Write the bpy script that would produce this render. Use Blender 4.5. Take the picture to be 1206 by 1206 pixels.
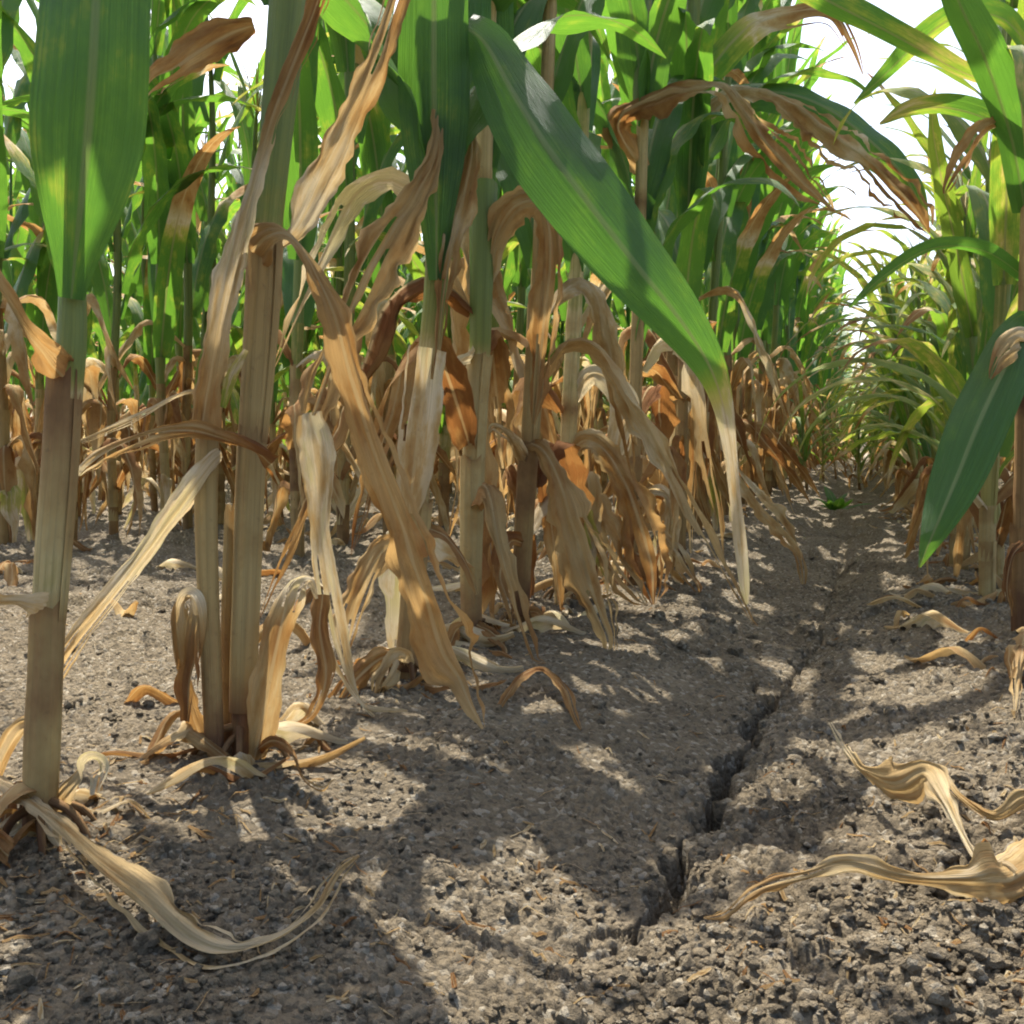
import bpy, math, random
import numpy as np
from mathutils import Vector, Matrix

scene = bpy.context.scene
R = math.radians
for o in list(bpy.data.objects):
    bpy.data.objects.remove(o)

# ------------------------------------------------------------------ camera
CAM_H = 0.25
YAW, PITCH = R(19.2), R(3.4)
FPX, HALF = 1200.0, 603.0
cam_data = bpy.data.cameras.new('camera')
cam_data.sensor_width = 36.0
cam_data.lens = 36.0 * FPX / 1206.0
cam_data.clip_start = 0.02
cam_data.clip_end = 3000.0
cam = bpy.data.objects.new('camera', cam_data)
scene.collection.objects.link(cam)
cam.location = (0, 0, CAM_H)
cam.rotation_euler = (R(90) - PITCH, 0, YAW)
scene.camera = cam

# ------------------------------------------------------------------ sky and sun
SUN_EL = R(60)
SUN_DIR2 = Vector((-0.62, 0.78)).normalized()          # horizontal direction towards the sun
to_sun = Vector((SUN_DIR2.x * math.cos(SUN_EL), SUN_DIR2.y * math.cos(SUN_EL), math.sin(SUN_EL)))
world = bpy.data.worlds.new('World')
scene.world = world
world.use_nodes = True
wn = world.node_tree
wn.nodes.clear()
sky = wn.nodes.new('ShaderNodeTexSky')
sky.sky_type = 'NISHITA'
sky.sun_disc = False
sky.sun_elevation = SUN_EL
sky.sun_rotation = math.atan2(to_sun.x, to_sun.y)
sky.air_density = 1.0
sky.dust_density = 4.0
sky.ozone_density = 1.0
bg = wn.nodes.new('ShaderNodeBackground')
bg.inputs['Strength'].default_value = 0.15
wo = wn.nodes.new('ShaderNodeOutputWorld')
wn.links.new(sky.outputs[0], bg.inputs[0])
wn.links.new(bg.outputs[0], wo.inputs[0])
sun_data = bpy.data.lights.new('sun', 'SUN')
sun_data.energy = 4.6
sun_data.angle = R(0.53)
sun_data.color = (1.0, 0.95, 0.87)
sun = bpy.data.objects.new('sun', sun_data)
scene.collection.objects.link(sun)
sun.rotation_euler = (-to_sun).to_track_quat('-Z', 'Y').to_euler()
sun.location = (-3, 4, 6)

scene.view_settings.view_transform = 'Standard'
scene.view_settings.look = 'None'
scene.view_settings.exposure = 1.5
scene.view_settings.gamma = 1.0
scene.render.engine = 'CYCLES'
scene.cycles.max_bounces = 8
scene.cycles.diffuse_bounces = 4
scene.cycles.transmission_bounces = 6
scene.cycles.use_denoising = True
scene.cycles.filter_width = 2.0

COL = scene.collection

# ------------------------------------------------------------------ noise
_r = np.random.RandomState(7)
PERM = np.concatenate([_r.permutation(256)] * 3)
GRAD = np.stack([np.cos(np.arange(256) * 2.399963), np.sin(np.arange(256) * 2.399963)], 1)
RND = _r.rand(256, 2)


def perlin(x, y):
    xi = np.floor(x).astype(np.int64); yi = np.floor(y).astype(np.int64)
    xf = x - xi; yf = y - yi
    u = xf * xf * xf * (xf * (xf * 6 - 15) + 10); v = yf * yf * yf * (yf * (yf * 6 - 15) + 10)
    X = xi & 255; Y = yi & 255

    def g(ax, ay, dx, dy):
        h = PERM[PERM[(X + ax) & 255] + ((Y + ay) & 255)]
        return GRAD[h, 0] * dx + GRAD[h, 1] * dy
    a = g(0, 0, xf, yf); b = g(1, 0, xf - 1, yf); c = g(0, 1, xf, yf - 1); d = g(1, 1, xf - 1, yf - 1)
    return (a + u * (b - a)) * (1 - v) + (c + u * (d - c)) * v


def worley(x, y):
    xi = np.floor(x).astype(np.int64); yi = np.floor(y).astype(np.int64)
    best = np.full(x.shape, 9.0); second = np.full(x.shape, 9.0); idb = np.zeros(x.shape)
    for ax in (-1, 0, 1):
        for ay in (-1, 0, 1):
            h = PERM[PERM[(xi + ax) & 255] + ((yi + ay) & 255)]
            dx = xi + ax + RND[h, 0] - x; dy = yi + ay + RND[h, 1] - y
            d = np.sqrt(dx * dx + dy * dy)
            nb = d < best
            second = np.where(nb, best, np.minimum(second, d))
            idb = np.where(nb, h / 255.0, idb)
            best = np.where(nb, d, best)
    return best, second, idb


def smooth(a, b, x):
    t = np.clip((x - a) / (b - a), 0, 1)
    return t * t * (3 - 2 * t)


# ------------------------------------------------------------------ layout helpers: the places of things, worked out once
_M = Matrix.Translation(cam.location) @ cam.rotation_euler.to_matrix().to_4x4()
CW = np.array(_M)[:3, :3]; CO = np.array(_M)[:3, 3]
ROW_L, ROW_R = -0.48, 0.20
FURROW = -0.13


def P(px, py, d):
    v = np.array([(px - HALF) / FPX * d, (HALF - py) / FPX * d, -d])
    return CO + CW @ v


def depth_of(p):
    return -(CW.T @ (np.asarray(p) - CO))[2]


def macro(x, y):
    """broad shape of the soil: low ridges along the rows, a worn furrow between"""
    x = np.asarray(x, float); y = np.asarray(y, float)
    z = 0.012 * np.exp(-((x - ROW_L) / 0.14) ** 2) + 0.012 * np.exp(-((x - ROW_R) / 0.10) ** 2)
    z = z - 0.026 * np.exp(-((x - FURROW - 0.03) / 0.13) ** 2)
    z = z + 0.012 * perlin(x * 1.7 + 3, y * 1.7) + 0.010 * perlin(x * 4.1, y * 3.3 + 8)
    z = z + 0.11 * smooth(3.5, 9.0, y)                          # the field rises gently
    # cross humps in the furrow further along
    z = z + 0.030 * smooth(1.6, 3.0, y) * np.exp(-((x - FURROW) / 0.25) ** 2) * perlin(x * 1.5 + 11, y * 3.2)
    return z


def GP(px, py, lift=0.0):
    """the point of the soil seen at a picture position"""
    z = 0.0
    for _ in range(6):
        d = CW @ np.array([(px - HALF) / FPX, (HALF - py) / FPX, -1.0])
        t = (z + lift - CO[2]) / d[2]
        p = CO + d * t
        z = float(macro(p[0], p[1]))
    return p


crack_px = [(738, 1108), (765, 1078), (792, 1045), (800, 1000), (828, 965), (845, 925), (872, 888), (885, 862), (908, 828),
            (935, 795), (962, 760), (975, 715), (990, 670), (1000, 640), (1006, 615)]
CRACK = np.array([GP(*p)[:2] for p in crack_px])
CRACK_W = np.array([.004, .012, .015, .005, .008, .011, .014, .008, .010, .005, .004, .006, .004, .006, .004])
CRACK_D = np.array([.010, .040, .046, .022, .040, .044, .050, .030, .036, .012, .008, .010, .006, .006, .004])
side_px = [([(792, 1045), (765, 1030), (735, 1040), (700, 1025)], .004, .014), ([(845, 925), (815, 905), (790, 912), (760, 890)], .003, .010),
           ([(828, 965), (860, 985), (900, 980), (935, 1000)], .005, .016), ([(885, 862), (925, 880), (960, 872)], .005, .015),
           ([(765, 1078), (730, 1095), (700, 1130)], .004, .014), ([(908, 828), (880, 800), (850, 790), (815, 775)], .004, .012),
           ([(800, 1000), (770, 985), (745, 955)], .003, .010), ([(640, 1010), (610, 1040), (560, 1050), (530, 1085)], .0025, .006)]
CRACKS = [(CRACK, CRACK_W, CRACK_D)] + [(np.array([GP(*p)[:2] for p in pp]), np.linspace(w, .001, len(pp)), np.linspace(d, .002, len(pp))) for pp, w, d in side_px]


def crack_dist(x, y):
    best = np.full(x.shape, 9.0); w = np.zeros(x.shape); dp = np.zeros(x.shape)
    for line, lw, ld in CRACKS:
        for i in range(len(line) - 1):
            a = line[i]; ab = line[i + 1] - a
            t = np.clip(((x - a[0]) * ab[0] + (y - a[1]) * ab[1]) / (ab @ ab), 0, 1)
            d = np.hypot(x - a[0] - t * ab[0], y - a[1] - t * ab[1])
            d = d - (lw[i] * (1 - t) + lw[i + 1] * t) * .5
            nb = d < best
            best = np.where(nb, d, best)
            w = np.where(nb, lw[i] * (1 - t) + lw[i + 1] * t, w)
            dp = np.where(nb, ld[i] * (1 - t) + ld[i + 1] * t, dp)
    return best + w * .5, w, dp


def soil(x, y):
    """full height of the soil with clods, crumbs and the crack"""
    x = np.asarray(x, float); y = np.asarray(y, float)
    sh = x.shape; x = x.ravel(); y = y.ravel()
    z = macro(x, y)
    r = np.hypot(x, y)
    near = smooth(9.0, 3.0, r)
    wx = x + 0.010 * perlin(x * 26, y * 26); wy = y + 0.010 * perlin(x * 26 + 40, y * 26)
    # rough cloddy zone on the right side of the crack, fine crust on the left
    cx = np.interp(y, CRACK[:, 1], CRACK[:, 0])
    rough = smooth(-0.03, 0.05, x - cx)
    rough = np.maximum(rough, 0.55 * smooth(0.12, 0.30, np.abs(x - ROW_L)) * (x < ROW_L))
    rough = np.clip(rough + 0.5 * perlin(x * 5, y * 5) + 0.55 * smooth(1.2, 2.5, y), 0.05, 1.0)
    f1, f2, i1 = worley(wx * 34, wy * 34)
    g1, g2, j1 = worley(wx * 85 + 7, wy * 85)
    h1, h2, k1 = worley(wx * 190 + 3, wy * 190 + 9)
    crust = smooth(-.25, .25, perlin(x * 7 + 21, y * 7 + 3) + .5 * perlin(x * 18, y * 18 + 6))
    crust = np.maximum(crust * (1 - .35 * rough), .25 * rough)
    lump1 = np.sqrt(np.clip(1 - (f1 / 0.85) ** 2, 0, 1)) * (0.25 + 0.9 * i1)
    lump2 = np.sqrt(np.clip(1 - (g1 / 0.80) ** 2, 0, 1)) * (0.2 + 0.9 * j1)
    lump3 = np.sqrt(np.clip(1 - (h1 / 0.80) ** 2, 0, 1)) * (0.2 + 0.9 * k1)
    z = z + near * (0.0095 * rough * lump1 * smooth(-.05, .3, perlin(x * 9 + 5, y * 9)) + (0.0022 + 0.0042 * crust + 0.0050 * rough) * lump2 * smooth(-.35, .2, perlin(x * 22 + 9, y * 22))
                    + (0.0024 + 0.0024 * crust + 0.0012 * rough) * lump3)
    mid = smooth(1.0, 1.7, np.hypot(x, y)) * (1 - smooth(6, 11, np.hypot(x, y)))
    e1, e2, l1 = worley(wx * 17 + 4, wy * 17)
    z = z + mid * np.sqrt(np.clip(1 - (e1 / 0.8) ** 2, 0, 1)) * (l1 > .45) * (0.006 + 0.022 * (l1 - .45)) * smooth(-.2, .2, perlin(x * 3, y * 3 + 2))
    z = z + 0.006 * (0.3 + rough + mid) * perlin(x * 13, y * 13 + 4) + 0.003 * perlin(x * 31 + 2, y * 31)
    d, w, dp = crack_dist(x + 0.016 * perlin(x * 24, y * 24) + 0.009 * perlin(x * 60, y * 60) + 0.004 * perlin(x * 150, y * 150),
                          y + 0.012 * perlin(x * 24 + 60, y * 24) + 0.006 * perlin(x * 70 + 60, y * 70))
    w = w * (0.8 + 1.5 * perlin(x * 19 + 31, y * 19) + .8 * perlin(x * 55, y * 55 + 7)); w = np.maximum(w, .0005)
    z = z - dp * smooth(w * 1.3 + .002, w * 0.3, d) - 0.006 * np.exp(-(d / 0.035) ** 2)
    return z.reshape(sh)


def sz(x, y):
    return float(soil(np.array([x]), np.array([y]))[0])


# ------------------------------------------------------------------ materials
def new_mat(name):
    m = bpy.data.materials.new(name)
    m.use_nodes = True
    m.node_tree.nodes.clear()
    return m, m.node_tree


def N(nt, kind, **kw):
    n = nt.nodes.new(kind)
    for k, v in kw.items():
        setattr(n, k, v)
    return n


def ramp(nt, stops, interp='LINEAR'):
    n = nt.nodes.new('ShaderNodeValToRGB')
    n.color_ramp.interpolation = interp
    el = n.color_ramp.elements
    while len(el) < len(stops):
        el.new(0.5)
    for e, (p, c) in zip(el, stops):
        e.position = p
        e.color = (c[0], c[1], c[2], 1)
    return n


def math_node(nt, op, a, b=None, clamp=False):
    n = nt.nodes.new('ShaderNodeMath')
    n.operation = op
    n.use_clamp = clamp
    for i, v in enumerate((a, b)):
        if v is None:
            continue
        if isinstance(v, (int, float)):
            n.inputs[i].default_value = v
        else:
            nt.links.new(v, n.inputs[i])
    return n.outputs[0]


def mixc(nt, fac, a, b, mode='MIX'):
    n = nt.nodes.new('ShaderNodeMix')
    n.data_type = 'RGBA'
    n.blend_type = mode
    for s, v in ((n.inputs[0], fac), (n.inputs[6], a), (n.inputs[7], b)):
        if isinstance(v, (int, float)):
            s.default_value = v
        elif isinstance(v, tuple):
            s.default_value = (v[0], v[1], v[2], 1)
        else:
            nt.links.new(v, s)
    return n.outputs[2]


def leaf_material(name, translucency=0.34, stalk=False):
    m, nt = new_mat(name)
    L = nt.links.new
    out = N(nt, 'ShaderNodeOutputMaterial')
    uv = N(nt, 'ShaderNodeUVMap', uv_map='UVMap')
    sep = N(nt, 'ShaderNodeSeparateXYZ'); L(uv.outputs[0], sep.inputs[0])
    att = N(nt, 'ShaderNodeAttribute', attribute_name='dry')
    info = N(nt, 'ShaderNodeObjectInfo')
    geo = N(nt, 'ShaderNodeTexCoord')
    # fibres along the blade
    mp = N(nt, 'ShaderNodeCombineXYZ')
    L(math_node(nt, 'MULTIPLY', sep.outputs[0], 20.0 if stalk else 44.0), mp.inputs[0])
    L(math_node(nt, 'MULTIPLY', sep.outputs[1], 1.3), mp.inputs[1])
    L(math_node(nt, 'MULTIPLY', info.outputs['Random'], 37.0), mp.inputs[2])
    fib = N(nt, 'ShaderNodeTexNoise'); fib.inputs['Scale'].default_value = 1.0
    fib.inputs['Detail'].default_value = 5.0; fib.inputs['Roughness'].default_value = 0.65
    L(mp.outputs[0], fib.inputs['Vector'])
    # blotches
    mp2 = N(nt, 'ShaderNodeCombineXYZ')
    L(math_node(nt, 'MULTIPLY', sep.outputs[0], 2.5), mp2.inputs[0])
    L(math_node(nt, 'MULTIPLY', sep.outputs[1], 9.0), mp2.inputs[1])
    L(math_node(nt, 'MULTIPLY', info.outputs['Random'], 91.0), mp2.inputs[2])
    blo = N(nt, 'ShaderNodeTexNoise'); blo.inputs['Scale'].default_value = 1.0
    blo.inputs['Detail'].default_value = 4.0; blo.inputs['Roughness'].default_value = 0.6
    L(mp2.outputs[0], blo.inputs['Vector'])
    dry = math_node(nt, 'ADD', att.outputs['Fac'], math_node(nt, 'MULTIPLY', math_node(nt, 'SUBTRACT', blo.outputs['Fac'], 0.5), 0.6 if stalk else 0.8))
    dry = math_node(nt, 'ADD', dry, math_node(nt, 'MULTIPLY', math_node(nt, 'SUBTRACT', fib.outputs['Fac'], 0.5), 0.30))
    dry = math_node(nt, 'ADD', dry, math_node(nt, 'MULTIPLY', math_node(nt, 'SUBTRACT', info.outputs['Random'], 0.5), 0.12), clamp=True)
    dry = math_node(nt, 'MAXIMUM', dry, math_node(nt, 'MULTIPLY', att.outputs['Fac'], 0.95))
    if stalk:
        stops = [(0.0, (0.12, 0.165, 0.042)), (0.16, (0.16, 0.195, 0.048)), (0.30, (0.19, 0.20, 0.045)), (0.41, (0.30, 0.25, 0.075)),
                 (0.52, (0.43, 0.33, 0.145)), (0.64, (0.36, 0.25, 0.098)), (0.80, (0.25, 0.15, 0.062)), (1.0, (0.12, 0.062, 0.032))]
    else:
        stops = [(0.0, (0.032, 0.080, 0.026)), (0.16, (0.050, 0.118, 0.030)), (0.30, (0.17, 0.22, 0.040)), (0.41, (0.45, 0.38, 0.11)),
                 (0.52, (0.64, 0.53, 0.35)), (0.64, (0.45, 0.315, 0.140)), (0.80, (0.32, 0.180, 0.070)), (1.0, (0.17, 0.080, 0.035))]
    rp = ramp(nt, stops)
    L(dry, rp.inputs[0])
    # translucent tint: yellower and brighter
    rt = ramp(nt, [(0.0, (0.13, 0.33, 0.030)), (0.16, (0.20, 0.43, 0.035)), (0.30, (0.42, 0.52, 0.05)), (0.41, (0.62, 0.50, 0.12)),
                   (0.52, (0.66, 0.54, 0.32)), (0.68, (0.58, 0.38, 0.15)), (0.84, (0.48, 0.25, 0.07)), (1.0, (0.30, 0.12, 0.03))])
    L(dry, rt.inputs[0])
    # fine veins and pale midrib
    vein = math_node(nt, 'MULTIPLY_ADD', fib.outputs['Fac'], 1.5)
    vein.node.inputs[2].default_value = 0.25
    hs = N(nt, 'ShaderNodeHueSaturation'); L(rp.outputs[0], hs.inputs['Color']); L(vein, hs.inputs['Value'])
    base = hs.outputs[0]
    tint = rt.outputs[0]
    if not stalk:
        du = math_node(nt, 'ABSOLUTE', math_node(nt, 'SUBTRACT', sep.outputs[0], 0.5))
        mid = N(nt, 'ShaderNodeMapRange'); mid.inputs[1].default_value = 0.055; mid.inputs[2].default_value = 0.02
        mid.interpolation_type = 'SMOOTHSTEP'
        L(du, mid.inputs[0])
        deadf = math_node(nt, 'MULTIPLY', att.outputs['Fac'], 2.0, True)
        pale = mixc(nt, deadf, (0.20, 0.28, 0.10), (0.52, 0.40, 0.21))
        midf = math_node(nt, 'MULTIPLY', mid.outputs[0], 0.75)
        base = mixc(nt, midf, base, pale)
        tint = mixc(nt, midf, tint, mixc(nt, deadf, (0.10, 0.16, 0.03), (0.50, 0.34, 0.14)))
    # dark specks on the dead tissue
    spk = N(nt, 'ShaderNodeTexNoise'); spk.inputs['Scale'].default_value = 160.0; spk.inputs['Detail'].default_value = 3.0
    L(geo.outputs['Object'], spk.inputs['Vector'])
    sp = N(nt, 'ShaderNodeMapRange'); sp.inputs[1].default_value = 0.62; sp.inputs[2].default_value = 0.74
    L(spk.outputs['Fac'], sp.inputs[0])
    base = mixc(nt, math_node(nt, 'MULTIPLY', sp.outputs[0], math_node(nt, 'MULTIPLY', dry, 0.45)), base, (0.10, 0.06, 0.035))
    bump = N(nt, 'ShaderNodeBump'); bump.inputs['Strength'].default_value = 0.8; bump.inputs['Distance'].default_value = 0.004
    L(fib.outputs['Fac'], bump.inputs['Height'])
    pb = N(nt, 'ShaderNodeBsdfPrincipled')
    L(base, pb.inputs['Base Color'])
    rough = math_node(nt, 'MULTIPLY_ADD', dry, 0.42); rough.node.inputs[2].default_value = 0.48
    L(rough, pb.inputs['Roughness'])
    spc = math_node(nt, 'MULTIPLY_ADD', dry, -0.28); spc.node.inputs[2].default_value = 0.32
    L(spc, pb.inputs['Specular IOR Level'])
    L(bump.outputs[0], pb.inputs['Normal'])
    if translucency > 0:
        tr = N(nt, 'ShaderNodeBsdfTranslucent')
        L(tint, tr.inputs['Color']); L(bump.outputs[0], tr.inputs['Normal'])
        mx = N(nt, 'ShaderNodeMixShader'); mx.inputs[0].default_value = translucency
        L(pb.outputs[0], mx.inputs[1]); L(tr.outputs[0], mx.inputs[2])
        L(mx.outputs[0], out.inputs[0])
    else:
        L(pb.outputs[0], out.inputs[0])
    return m


M_LEAF = leaf_material('corn_leaf')
M_STALK = leaf_material('corn_stalk', 0.0, True)
M_SHEATH = leaf_material('corn_sheath', 0.12, True)


def soil_material(name='soil', scale=1.0):
    m, nt = new_mat(name)
    L = nt.links.new
    out = N(nt, 'ShaderNodeOutputMaterial')
    tc = N(nt, 'ShaderNodeTexCoord')
    a = N(nt, 'ShaderNodeTexNoise'); a.inputs['Scale'].default_value = 7.0; a.inputs['Detail'].default_value = 6.0
    b = N(nt, 'ShaderNodeTexNoise'); b.inputs['Scale'].default_value = 120.0; b.inputs['Detail'].default_value = 6.0; b.inputs['Roughness'].default_value = 0.7
    c = N(nt, 'ShaderNodeTexNoise'); c.inputs['Scale'].default_value = 420.0; c.inputs['Detail'].default_value = 4.0; c.inputs['Roughness'].default_value = 0.7
    v = N(nt, 'ShaderNodeTexVoronoi'); v.inputs['Scale'].default_value = 210.0
    for n in (a, b, c, v):
        L(tc.outputs['Object'], n.inputs['Vector'])
    r1 = ramp(nt, [(0.28, (0.096, 0.074, 0.046)), (0.5, (0.186, 0.148, 0.096)), (0.72, (0.298, 0.243, 0.162))])
    f = math_node(nt, 'ADD', math_node(nt, 'MULTIPLY', a.outputs['Fac'], 0.45), math_node(nt, 'MULTIPLY', b.outputs['Fac'], 0.55))
    L(f, r1.inputs[0])
    # pale mineral grains and dark organic crumbs
    vr = N(nt, 'ShaderNodeSeparateColor'); L(v.outputs['Color'], vr.inputs[0])
    gr = N(nt, 'ShaderNodeMapRange'); gr.inputs[1].default_value = 0.80; gr.inputs[2].default_value = 0.95; L(vr.outputs[0], gr.inputs[0])
    col = mixc(nt, math_node(nt, 'MULTIPLY', gr.outputs[0], 0.55), r1.outputs[0], (0.40, 0.355, 0.27))
    dk = N(nt, 'ShaderNodeMapRange'); dk.inputs[1].default_value = 0.78; dk.inputs[2].default_value = 0.95; L(vr.outputs[1], dk.inputs[0])
    col = mixc(nt, math_node(nt, 'MULTIPLY', dk.outputs[0], 0.6), col, (0.055, 0.046, 0.034))
    h = math_node(nt, 'ADD', math_node(nt, 'MULTIPLY', b.outputs['Fac'], 1.0), math_node(nt, 'MULTIPLY', c.outputs['Fac'], 0.45))
    h = math_node(nt, 'SUBTRACT', h, math_node(nt, 'MULTIPLY', v.outputs['Distance'], 0.5))
    bump = N(nt, 'ShaderNodeBump'); bump.inputs['Strength'].default_value = 1.0; bump.inputs['Distance'].default_value = 0.011
    L(h, bump.inputs['Height'])
    pb = N(nt, 'ShaderNodeBsdfPrincipled')
    L(col, pb.inputs['Base Color']); pb.inputs['Roughness'].default_value = 0.95
    pb.inputs['Specular IOR Level'].default_value = 0.12
    L(bump.outputs[0], pb.inputs['Normal'])
    L(pb.outputs[0], out.inputs[0])
    return m


M_SOIL = soil_material()

# ------------------------------------------------------------------ mesh helpers


def mesh_from(name, V, F, UV=None, dry=None, mat=None):
    """V (n,3), F (m,4) quads or list, UV per vertex, dry per vertex"""
    V = np.asarray(V, np.float32)
    F = np.asarray(F, np.int32)
    me = bpy.data.meshes.new(name)
    k = F.shape[1]
    me.vertices.add(len(V)); me.vertices.foreach_set('co', V.ravel())
    me.loops.add(F.size); me.loops.foreach_set('vertex_index', F.ravel())
    me.polygons.add(len(F)); me.polygons.foreach_set('loop_start', np.arange(0, F.size, k, dtype=np.int32))
    me.polygons.foreach_set('use_smooth', np.ones(len(F), bool))
    me.update(calc_edges=True)
    if UV is not None:
        l = me.uv_layers.new(name='UVMap')
        l.data.foreach_set('uv', np.asarray(UV, np.float32)[F.ravel()].ravel())
    if dry is not None:
        at = me.attributes.new('dry', 'FLOAT', 'POINT')
        at.data.foreach_set('value', np.asarray(dry, np.float32))
    if mat:
        me.materials.append(mat)
    return me


def grid_faces(n, m, closed=False):
    i = np.arange(n - 1)[:, None]; j = np.arange(m if closed else m - 1)[None, :]
    j2 = (j + 1) % m
    return np.stack([(i * m + j), (i * m + j2), ((i + 1) * m + j2), ((i + 1) * m + j)], -1).reshape(-1, 4)


def catmull(pts, n):
    pts = np.asarray(pts, float)
    k = len(pts)
    if k == 2:
        t = np.linspace(0, 1, n)[:, None]
        return pts[0] * (1 - t) + pts[1] * t
    ext = np.vstack([2 * pts[0] - pts[1], pts, 2 * pts[-1] - pts[-2]])
    seg = np.linalg.norm(np.diff(pts[:, :3], axis=0), axis=1) ** 0.8 + 1e-6
    cum = np.concatenate([[0], np.cumsum(seg)]); cum /= cum[-1]
    out = []
    for t in np.linspace(0, 1, n):
        i = min(max(np.searchsorted(cum, t, side='right') - 1, 0), k - 2)
        u = (t - cum[i]) / (cum[i + 1] - cum[i])
        p0, p1, p2, p3 = ext[i], ext[i + 1], ext[i + 2], ext[i + 3]
        out.append(0.5 * (2 * p1 + (p2 - p0) * u + (2 * p0 - 5 * p1 + 4 * p2 - p3) * u * u + (3 * p1 - p0 - 3 * p2 + p3) * u ** 3))
    return np.array(out)


def norm(a):
    return a / np.maximum(np.linalg.norm(a, axis=-1, keepdims=True), 1e-9)


def ribbon(spine, width, side, cols=7, curl=0.5, fold=0.25, wave=0.0, crumple=0.0, ragged=0.0, dry=0.0, seed=0, wavefreq=9.0):
    """a blade: spine (n,3), full width (n), side unit vectors (n,3). curl: arc angle, fold: V angle, wave: edge ruffle"""
    rng = np.random.RandomState(seed)
    n = len(spine)
    spine = np.asarray(spine, float)
    T = norm(np.gradient(spine, axis=0))
    side = norm(side - T * np.sum(side * T, 1, keepdims=True))
    nor = np.cross(side, T)
    t = np.linspace(-1, 1, cols)
    s = np.linspace(0, 1, n)
    seglen = np.linalg.norm(np.diff(spine, axis=0), axis=1).sum()
    curl = np.broadcast_to(np.asarray(curl, float), (n,)); fold = np.broadcast_to(np.asarray(fold, float), (n,))
    dry = np.broadcast_to(np.asarray(dry, float), (n,))
    ph = rng.rand(6) * 6.28
    o = rng.rand(2) * 50
    if crumple:
        width = width * (1 + 0.55 * crumple * 2 * perlin(s * seglen * 13 + o[0], np.full(n, 7.7)) * smooth(0, .1, s))
        ra = crumple * 3.2 * perlin(s * seglen * 8 + o[1], np.full(n, 2.2)) * smooth(0, .1, s)
        side, nor = side * np.cos(ra)[:, None] + nor * np.sin(ra)[:, None], nor * np.cos(ra)[:, None] - side * np.sin(ra)[:, None]
        curl = curl * (1 + 0.9 * perlin(s * seglen * 7 + o[0], np.full(n, 5.1)))
        kk = rng.uniform(7, 13)
        tears = [(rng.randint(1, cols - 2), rng.uniform(.35, .8), rng.uniform(.15, .5), rng.uniform(-1.2, 1.2)) for _ in range(3)] if cols >= 9 else []
    else:
        tears = []
    V = np.zeros((n, cols, 3)); UV = np.zeros((n, cols, 2)); D = np.zeros((n, cols))
    for j, tt in enumerate(t):
        half = width * 0.5
        if ragged:
            half = half * (1 + ragged * (perlin(s * seglen * 28 + (o[0] if tt < 0 else o[1]), np.full(n, 3.3)) + .7 * perlin(s * seglen * 75 + (o[0] if tt < 0 else o[1]), np.full(n, 8.3))) * tt * tt * 1.6)
        a = tt * curl / 2
        hc = np.where(np.abs(curl) < 1e-3, 1e-3, curl / 2)
        x = np.sin(a) / hc; z = (1 - np.cos(a)) / hc
        x = x * np.cos(fold); z = z + abs(tt) * np.sin(fold)
        if wave:
            p = ph[0] if tt < 0 else ph[1]
            z = z + wave * tt * tt * np.sin(s * seglen * wavefreq * 6.28 / 1.0 + p) * smooth(0, .15, s)
        if crumple:
            z = z + crumple * 0.40 * np.sin(tt * kk + ph[2] + 2.2 * perlin(s * seglen * 6, np.full(n, 1.5 + o[0]))) * smooth(0, .12, s)
            z = z + crumple * 1.3 * (perlin(np.full(n, tt * 1.8 + o[0]), s * seglen * 14 + o[1]) + 0.6 * perlin(np.full(n, tt * 4 + o[1]), s * seglen * 34 + o[0]))
        for jc, s0, ln, am in tears:
            if j > jc: z = z + am * smooth(s0, min(s0 + ln, 1.0), s) * .45; x = x + .10 * smooth(s0, min(s0 + ln, 1.0), s)
        V[:, j] = spine + side * (half * x)[:, None] + nor * (half * z)[:, None]
        UV[:, j, 0] = (tt + 1) / 2; UV[:, j, 1] = s * max(seglen / 0.5, 0.3)
        D[:, j] = dry + 0.0
    F = grid_faces(n, cols)
    if tears:
        fi = np.arange(len(F)) // (cols - 1); fj = np.arange(len(F)) % (cols - 1)
        keep = np.ones(len(F), bool)
        for jc, s0, ln, am in tears:
            keep &= ~((fj == jc) & (fi / n > s0))
        F = F[keep]
    return V.reshape(-1, 3), F, UV.reshape(-1, 2), D.ravel()


def tube(path, rad, seg=12, dry=0.6, seam=None):
    path = np.asarray(path, float)
    n = len(path)
    T = norm(np.gradient(path, axis=0))
    ref = np.array([0.3, -0.95, 0.1])
    S = norm(np.cross(T, ref)); U = np.cross(S, T)
    rad = np.broadcast_to(np.asarray(rad, float), (n,)); dry = np.broadcast_to(np.asarray(dry, float), (n,))
    if seam is None:
        a = np.linspace(0, 2 * math.pi, seg, endpoint=False); rr = np.ones(seg)
    else:
        a = seam + np.linspace(0, 2 * math.pi * 1.04, seg); rr = 1 + 0.10 * np.linspace(0, 1, seg) ** 3
    V = path[:, None] + (S[:, None] * np.cos(a)[None, :, None] + U[:, None] * np.sin(a)[None, :, None]) * (rad[:, None] * rr[None])[..., None]
    s = np.concatenate([[0], np.cumsum(np.linalg.norm(np.diff(path, axis=0), axis=1))])
    UV = np.zeros((n, seg, 2)); UV[:, :, 0] = (np.arange(seg) / seg)[None] * 0.8; UV[:, :, 1] = s[:, None] * 2
    D = np.repeat(dry[:, None], seg, 1)
    return V.reshape(-1, 3), grid_faces(n, seg, seam is None), UV.reshape(-1, 2), D.ravel()


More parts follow.
